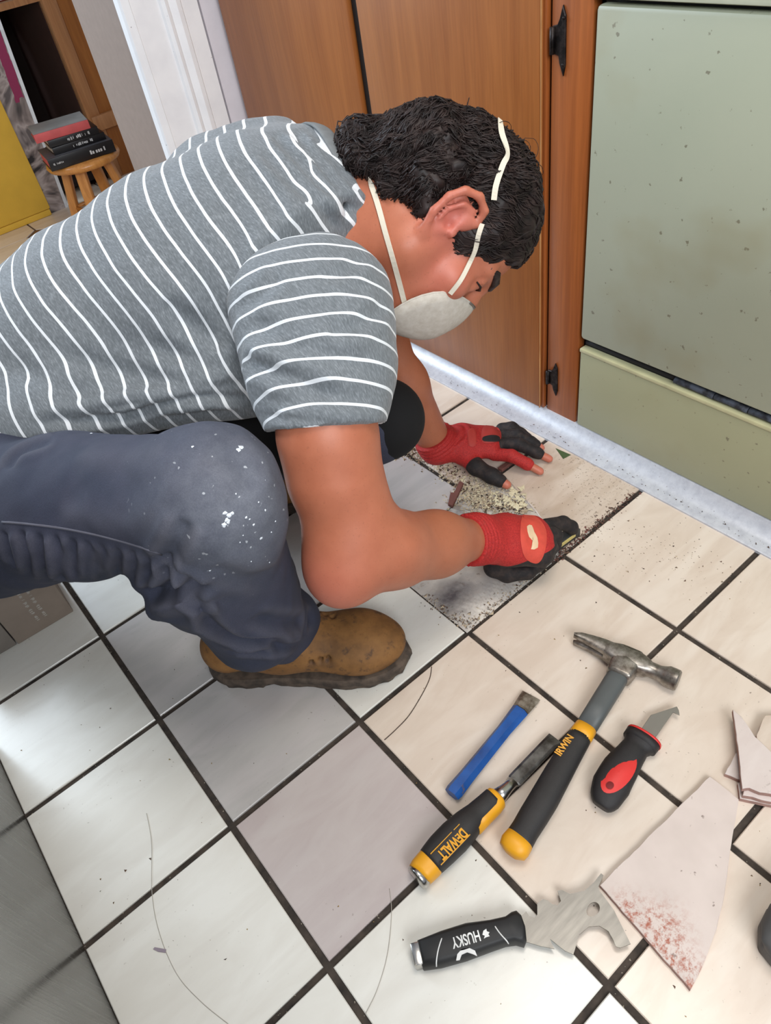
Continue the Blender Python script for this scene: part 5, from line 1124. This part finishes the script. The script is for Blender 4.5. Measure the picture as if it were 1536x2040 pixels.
ko = ccw(xy(Z6([(1000, 528), (1050, 456), (1155, 422), (1163, 438), (1166, 457), (1154, 452), (1140, 446), (1105, 495), (1062, 556)], .013))); keep(prism('blade', ko, .0122, .0138, plain('grey_knife_steel', hexc((150, 146, 140)), 0.35, 0.8, 0.06), None, .0004), kn)
# painter's multi tool
pt_ = empty('painters_tool', F(1040, 1860)); tag(pt_, "painter's multi tool with notched steel blade and black handle", 'scraper')
ho = [(105, 1374), (200, 1335), (300, 1303), (400, 1290), (462, 1276), (486, 1258), (506, 1252), (526, 1272), (542, 1318), (547, 1370), (538, 1394), (505, 1384), (462, 1390), (400, 1412), (300, 1450), (200, 1478), (128, 1488)]
zt = .024
hl_ = ccw(xy(Z6(ho, .012)))
bm = bmesh.new(); cx = np.mean(hl_, 0)
lay = [(.000, .80), (.004, .96), (.011, 1.0), (.018, .95), (.0225, .80), (.024, .60)]
L_ = []
hd = unit(np.array(Z6([(540, 1330)])[0]) - np.array(Z6([(100, 1430)])[0])); hn_ = np.cross((0, 0, 1), hd)
for z, k in lay:
    row = []
    for p in hl_:
        d = np.array([p[0] - cx[0], p[1] - cx[1], 0]); a, b = d @ hd, d @ hn_; kk = 1 - (1 - k) * 0.16; q = np.array([cx[0], cx[1], z + 0.0012]) + hd * a * kk + hn_ * b * k; row.append(bm.verts.new(q))
    L_.append(row)
n_ = len(hl_)
for i in range(len(L_) - 1):
    for k in range(n_): bm.faces.new((L_[i][k], L_[i][(k + 1) % n_], L_[i + 1][(k + 1) % n_], L_[i + 1][k]))
bm.faces.new(L_[0][::-1]); bm.faces.new(L_[-1]); keep(obj_bm('handle', bm, plain('matt_black_handle', hexc((30, 30, 31)), 0.55, var=0.1, scale=80), None, True), pt_)
e0, e1 = Z6([(92, 1386), (112, 1480)], .012); ed = unit(e1 - e0)
bm = bmesh.new(); add_box(bm, (0, -.004, -.009), (float(np.linalg.norm(e1 - e0)), .006, .010), frameM(e0, ed), .0015); keep(obj_bm('hammer_end', bm, steel_b, None, True, 40), pt_)
bo = [(515, 1280), (545, 1250), (556, 1268), (578, 1276), (590, 1264), (590, 1218), (614, 1200), (632, 1206), (652, 1222), (672, 1226), (686, 1208), (672, 1166), (690, 1164), (722, 1180), (782, 1166), (820, 1132), (848, 1096), (858, 1104), (838, 1150), (842, 1166), (900, 1245), (968, 1382), (925, 1398), (908, 1392), (898, 1366), (878, 1330), (842, 1309), (798, 1312), (758, 1346), (744, 1400), (736, 1425), (702, 1410), (642, 1362), (650, 1384), (660, 1402), (600, 1390), (548, 1374), (520, 1382)]
hole_c = np.array(Z6([(818, 1240)], .0115)[0]); outl = ccw(xy(Z6(bo, .0115)))
def plate_with_hole(name, outline, hole, z0, z1, mat):
    from mathutils.geometry import tessellate_polygon
    V = [Vector((x, y, 0)) for x, y in outline]; Hh = [Vector((x, y, 0)) for x, y in hole[::-1]]; tri = tessellate_polygon([V, Hh]); A = V + Hh; n = len(A)
    vs = [(v.x, v.y, z1) for v in A] + [(v.x, v.y, z0) for v in A]; fs = [tuple(t) for t in tri] + [tuple(q + n for q in t[::-1]) for t in tri]
    for rng_ in (range(len(V)), range(len(V), n)):
        r = list(rng_)
        for i in range(len(r)): a, b = r[i], r[(i + 1) % len(r)]; fs.append((a, b, b + n, a + n))
    bm = bmesh.new(); bv = [bm.verts.new(v) for v in vs]
    for f in fs: bm.faces.new([bv[i] for i in f])
    return obj_bm(name, bm, mat)
hole = [(hole_c[0] + .0078 * math.cos(a) * (1.0 if math.cos(a) > 0 else 1.25), hole_c[1] + .0058 * math.sin(a)) for a in np.linspace(0, 2 * PI, 20, endpoint=False)]
brs = NT('brushed_blade_steel'); _n = brs.noise(brs.coord((25, 160, 25), (0, 0, 0.9)), 1.0, 3); brs.set(brs.ramp(_n, [(0.3, hexc((112, 110, 106))), (0.7, hexc((130, 128, 123)))]), 0.36, 1.0)
keep(plate_with_hole('blade', outl, hole, .0096, .0114, brs.m), pt_)
wpr = plain('white_tool_print', hexc((226, 226, 224)), 0.6)
flat_text('lettering', 'HUSKY', Z6([(358, 1345)], .0252)[0], Z6([(245, 1378)], .0252)[0], .0150, wpr, pt_, .0253, .0003)
for a, b, zz in (((212, 1340), (180, 1474), .0235), ((412, 1300), (476, 1380), .0235)):
    P = []
    for t in np.linspace(0.03, 0.97, 13):
        q = Z6([(a[0] + (b[0] - a[0]) * t - 6 * math.sin(PI * t), a[1] + (b[1] - a[1]) * t)], zz)[0]; q[2] = np.interp(abs(2 * t - 1), [0, .60, .80, .95, 1.0], [.0254, .0252, .0239, .0198, .0150]); P.append(q)
    V, Fs = loft(P, [(.0007, .0007)] * 13, (0, 0, 1), 6); keep(obj_from('stripe', V, Fs, wpr, None, True), pt_)
cr_ = [(262, 1450), (266, 1425), (284, 1404), (312, 1398), (338, 1410), (347, 1432), (330, 1424), (306, 1416), (284, 1426), (276, 1448)]
keep(prism('logo', ccw(xy(Z6(cr_, .0245))), .0240, .0252, wpr), pt_)
dg_ = [(372, 1330), (384, 1322), (386, 1332), (397, 1336), (392, 1344), (398, 1352), (384, 1356), (374, 1362), (378, 1350), (368, 1346)]
keep(prism('logo', ccw(xy(Z6(dg_, .0245))), .0246, .0254, wpr), pt_)
dome('hang_hole', Z6([(147, 1415)], .0245)[0], hd, .0068, .0068, .0238, .0003, plain('grey_grommet', hexc((150, 152, 152)), 0.5), pt_)
# ------------------------------------------------------------------ broken tile pieces
glaze = tile_mat('dusty_tile_face', hexc((214, 202, 196)), hexc((206, 192, 186)), hexc((210, 198, 190)), 0.64)
glz = NT('stained_tile_face'); _v = glz.coord(); _c = glz.ramp(glz.noise(_v, 20, 3), [(0.35, hexc((214, 200, 192))), (0.7, hexc((204, 190, 182)))])
sd_ = glz.attr('stain').outputs['Fac']; _c = glz.mix(glz.math('MULTIPLY', sd_, glz.ramp(glz.noise(_v, 130, 5, 0.75), [(0.46, (0, 0, 0)), (0.62, (1, 1, 1))])), _c, hexc((168, 96, 74)))
_c = glz.mix(glz.ramp(glz.noise(_v, 100, 2), [(0.70, (0, 0, 0)), (0.74, (0.8, 0.8, 0.8))]), _c, hexc((130, 112, 104))); glz.set(_c, 0.55)
bisque = plain('reddish_tile_body', hexc((168, 134, 124)), 0.9, var=0.12, scale=90)
def shard(label, px, z0, z1, top=None, stain=None, wav=0.0008):
    P = ccw(xy([F(u, v, z1) for u, v in px])); o = []
    for i in range(len(P)):
        a, b = np.array(P[i]), np.array(P[(i + 1) % len(P)]); n = max(2, int(np.linalg.norm(b - a) / 0.008)); d = unit(np.append(b - a, 0)); pn = np.array([-d[1], d[0]])
        for k in range(n):
            q = a + (b - a) * k / n; o.append(tuple(q + pn * (wav * noise.noise(Vector((q[0] * 120, q[1] * 120, z0 * 900))) if k else 0)))
    ob = prism('tile_shard', o, z0, z1, top or glaze, None, 0.0006); me = ob.data; me.materials.append(bisque)
    for p in me.polygons: p.material_index = 0 if p.normal.z > 0.5 else 1
    c = np.mean(P, 0); me.transform(Matrix.Translation((-c[0], -c[1], -z0))); ob.location = (c[0], c[1], z0); tag(ob, label, 'tile', 'broken tile pieces')
    return ob
big = shard('largest broken tile piece, flat, with rusty stains and a curved right edge', [(1195, 1763), (1414, 1546), (1472, 1592), (1462, 1650), (1454, 1700), (1449, 1745), (1440, 1800), (1428, 1850), (1412, 1893), (1395, 1935), (1376, 1971)], .0003, .0078, glz.m)
at = big.data.attributes.new('stain', 'FLOAT', 'POINT')
bm = bmesh.new(); bm.from_mesh(big.data)
top_f = [f for f in bm.faces if f.normal.z > 0.9]; bmesh.ops.triangulate(bm, faces=top_f)
for _ in range(4):
    es = [e for e in bm.edges if e.calc_length() > 0.012 and all(f.normal.z > 0.9 for f in e.link_faces)]
    if es: bmesh.ops.subdivide_edges(bm, edges=es, cuts=1); bmesh.ops.triangulate(bm, faces=[f for f in bm.faces if f.normal.z > 0.9])
bm.to_mesh(big.data); bm.free()
stc = [(F(1325, 1850, .008), .022), (F(1250, 1812, .008), .016), (F(1345, 1930, .008), .02), (F(1385, 1960, .008), .02), (F(1290, 1860, .008), .02)]
val = [min(1.0, sum(math.exp(-((v.co.x + big.location.x - c[0]) ** 2 + (v.co.y + big.location.y - c[1]) ** 2) / r ** 2) for c, r in stc)) for v in big.data.vertices]
at = big.data.attributes.get('stain') or big.data.attributes.new('stain', 'FLOAT', 'POINT'); at.data.foreach_set('value', np.array(val, np.float32))
shard('triangular broken tile piece on top of the pile at the right edge', [(1460, 1413), (1476, 1426), (1504, 1467), (1546, 1506), (1600, 1560), (1610, 1590), (1560, 1588), (1536, 1581), (1514, 1578), (1493, 1569), (1479, 1571), (1472, 1500)], .0152, .0226)
shard('small pointed tile sliver showing under the left side of the tile pile', [(1444, 1541), (1466, 1500), (1500, 1505), (1500, 1556), (1470, 1552)], .0003, .0075)
shard('square cornered tile piece sticking out behind the tile pile', [(1507, 1464), (1524, 1425), (1580, 1425), (1600, 1500), (1540, 1520), (1512, 1500)], .0078, .0150, t_dirty)
shard('broken tile piece at the bottom of the tile pile by the dark joint', [(1474, 1590), (1540, 1604), (1640, 1610), (1640, 1560), (1510, 1545), (1470, 1560)], .0003, .0076, None, None, .0012)
shard('middle broken tile piece with a wavy edge in the tile pile', [(1480, 1584), (1536, 1597), (1640, 1600), (1640, 1540), (1530, 1540), (1484, 1560)], .0078, .0150, None, None, .002)
# ------------------------------------------------------------------ shoe at the right edge
sh_t = F(1519, 1882, 0.02); sx = unit(np.array([.80, -.60, 0])); shoe = empty('shoe', (sh_t[0], sh_t[1], 0)); tag(shoe, 'rounded toe of a dark grey shoe at the right edge of the floor', 'shoe')
def shoe_loft(zs, name, mat, ex):
    xs_ = [0.0, .006, .02, .045, .09, .15, .20, .25, .27]; hw = [.004, .020, .034, .043, .046, .040, .037, .036, .020]
    pts_ = [sh_t * (1, 1, 0) + sx * x + np.array([0, 0, zs(x)[0]]) for x in xs_]; V, Fs = loft(pts_, [(w_, zs(x)[1]) for x, w_ in zip(xs_, hw)], (0, 0, 1), 20, ex); return keep(obj_from(name, V, Fs, mat, None, True), shoe)
shoe_loft(lambda x: (.012, .0118), 'sole', plain('grey_shoe_sole', hexc((92, 90, 88)), 0.7), 3.2)
shoe_loft(lambda x: (.022 + min(.03, x * .25), .016 + min(.036, x * .3)), 'upper', plain('dark_grey_shoe_upper', hexc((84, 84, 84)), 0.7, var=0.1), 2.2)
# ------------------------------------------------------------------ dust, crumbs, hairs
def crumbs(name, label, gen, count, smin, smax, mats, zoff=0.0, flat=0.5, seed=1, in_floor=False):
    r = random.Random(seed); bm = bmesh.new()
    for _ in range(count):
        p = gen(r); s_ = r.uniform(smin, smax) ** 1.0 * (1 if r.random() < .8 else 1.6); R = Matrix.Rotation(r.uniform(0, 6.28), 3, 'Z') @ Matrix.Rotation(r.uniform(-.5, .5), 3, 'X')
        st_ = r.uniform(.4, 1.8); v = [bm.verts.new(Vector((p[0], p[1], p[2] + zoff + s_ * flat * .45)) + R @ Vector((x * s_ * st_, y * s_, z * s_ * flat))) for x, y, z in ((-.5, -.4, -.4), (.6, -.3, -.4), (.1, .55, -.4), (r.uniform(-.3, .3), 0, .5))]
        for q in ((0, 2, 1), (0, 1, 3), (1, 2, 3), (2, 0, 3)): f = bm.faces.new([v[i] for i in q]); f.material_index = r.randrange(len(mats))
    o = obj_bm(name, bm, None)
    for m in mats: o.data.materials.append(m)
    o['kind'] = 'stuff'
    if in_floor: o.parent = floor
    else: tag(o, label, 'debris')
    return o
def along(pts, spread, z):
    P = [F(u, v, z) for u, v in pts]
    def g(r):
        i = r.randrange(len(P) - 1); t = r.random(); q = P[i] + (P[i + 1] - P[i]) * t; return (q[0] + r.gauss(0, spread), q[1] + r.gauss(0, spread), z)
    return g
def blob(u, v, sx_, z):
    c = F(u, v, z); return lambda r: (c[0] + r.gauss(0, sx_), c[1] + r.gauss(0, sx_), z)
brn = plain('brown_grout_crumb', hexc((96, 74, 60)), 0.95); tanc = plain('sandy_crumb', hexc((190, 172, 146)), 0.95); pale = plain('pale_yellow_flake', hexc((218, 208, 176)), 0.8); dk = plain('dark_crumb', hexc((58, 46, 40)), 0.95); redb = plain('red_brown_grout_piece', hexc((112, 70, 62)), 0.95)
crumbs('rubble', 'sandy rubble along the edge of the lifted tile', along([(790, 892), (860, 915), (925, 960), (960, 1000), (1040, 1015)], .013, 0.0), 1500, .0012, .0048, [tanc, tanc, pale, brn, dk], 0, .5, 2)
crumbs('crumbs', 'brown crumbs gathered along the dark joint by the gloved hand', along([(1100, 1122), (1150, 1075), (1200, 1035), (1268, 982)], .0045, 0.0), 420, .0010, .0036, [brn, dk, redb], 0, .5, 3)
crumbs('dust', 'fine dust specks scattered over the tiles near the cabinet', along([(1120, 940), (1180, 960), (1150, 1000), (1240, 1100), (1330, 1100), (1440, 1140)], .030, 0.0), 420, .0006, .0020, [brn, tanc, dk], 0, .4, 4, True)
crumbs('floor_specks', 'sparse dark specks scattered over the white floor tiles', lambda r: (r.uniform(.02, 1.0), r.uniform(-1.0, .1), 0.0), 200, .0008, .0026, [dk, brn, plain('ochre_speck', hexc((150, 124, 70)), 0.9)], 0, .35, 5, True)
crumbs('sandy_bed', 'sandy mortar crumbs spread between the two gloves', blob(955, 985, .022, 0.0), 1100, .0012, .0042, [tanc, tanc, pale, plain('grey_sand', hexc((168, 158, 146)), 0.95)], 0, .5, 9)
crumbs('flakes', 'pale yellow flakes lying beside the gloved thumb', along([(985, 985), (1010, 1005), (1045, 1000), (1020, 975)], .008, 0.001), 70, .004, .010, [pale], 0, .12, 6)
crumbs('trim_dirt', 'dirt specks on the aluminium trim', lambda r: (1.058 + r.random() * .016, r.uniform(-.7, .1), .0060), 160, .0006, .0022, [brn, dk], 0, .3, 7)
crumbs('mortar_chips', 'crumbled mortar chips along the lower edge of the lifted tile', along([(850, 1190), (900, 1230), (935, 1245), (1000, 1195), (1080, 1135)], .006, -0.001), 380, .001, .0035, [tanc, brn, plain('grey_mortar_chip', hexc((150, 146, 140)), 0.95)], 0, .5, 8)
for k, (px, z) in enumerate((([(893, 1008), (898, 985), (905, 985), (916, 962), (924, 966), (908, 1000), (902, 1012)], .0005), ([(992, 936), (1018, 918), (1024, 923), (1000, 941)], .0003))):
    o = prism('grout_piece', ccw(xy([F(u, v, z) for u, v in px])), z, z + .006, redb, None, .001); tag(o, ('long red brown grout piece lying in the rubble between the gloves', 'red brown strip of grout under the fingers of the flat glove')[k], 'grout')
gs = prism('green_scrap', ccw(xy([F(u, v, .002) for u, v in ((1107, 892), (1137, 905), (1122, 913))])), .0003, .0012, plain('green_scrap_leaf', hexc((66, 84, 48)), 0.7)); tag(gs, 'small green triangular scrap beside the aluminium trim', 'scrap')
def strand(name, label, px, r, mat, cat):
    V, Fs = loft(catmull([F(u, v, .0008) for u, v in px], 8), [(r, r * .6)] * ((len(px) - 1) * 8 + 1), (0, 0, 1), 5); o = obj_from(name, V, Fs, mat, None, True); tag(o, label, cat); return o
hs_ = plain('grey_hair_strand', hexc((172, 166, 156)), 0.6)
strand('hair_strand', 'long fine hair curving over the lower left white tiles', [(292, 1620), (302, 1680), (303, 1780), (318, 1860), (352, 1940), (400, 1995), (455, 2040)], .0004, hs_, 'hair')
strand('hair_strand', 'short fine hair hanging down from the mauve tile at the bottom', [(776, 1770), (780, 1820), (772, 1900), (752, 1970), (728, 2020)], .0004, hs_, 'hair')
crk = strand('crack', '', [(860, 1328), (856, 1352), (840, 1385), (815, 1425), (790, 1452), (766, 1474)], .0007, plain('dark_crack_line', hexc((84, 72, 64)), 0.9), 'crack')
for k_ in ('label', 'category'): del crk[k_]
crk.parent = floor
dot = prism('paper_scrap', ccw(xy([F(u, v, .001) for u, v in ((305, 1891), (308, 1887), (331, 1891), (330, 1898), (315, 1896))])), .0003, .0012, plain('lilac_ochre_scrap', hexc((140, 128, 138)), 0.7)); tag(dot, 'tiny lilac and ochre scrap on the lower left white tile', 'scrap')
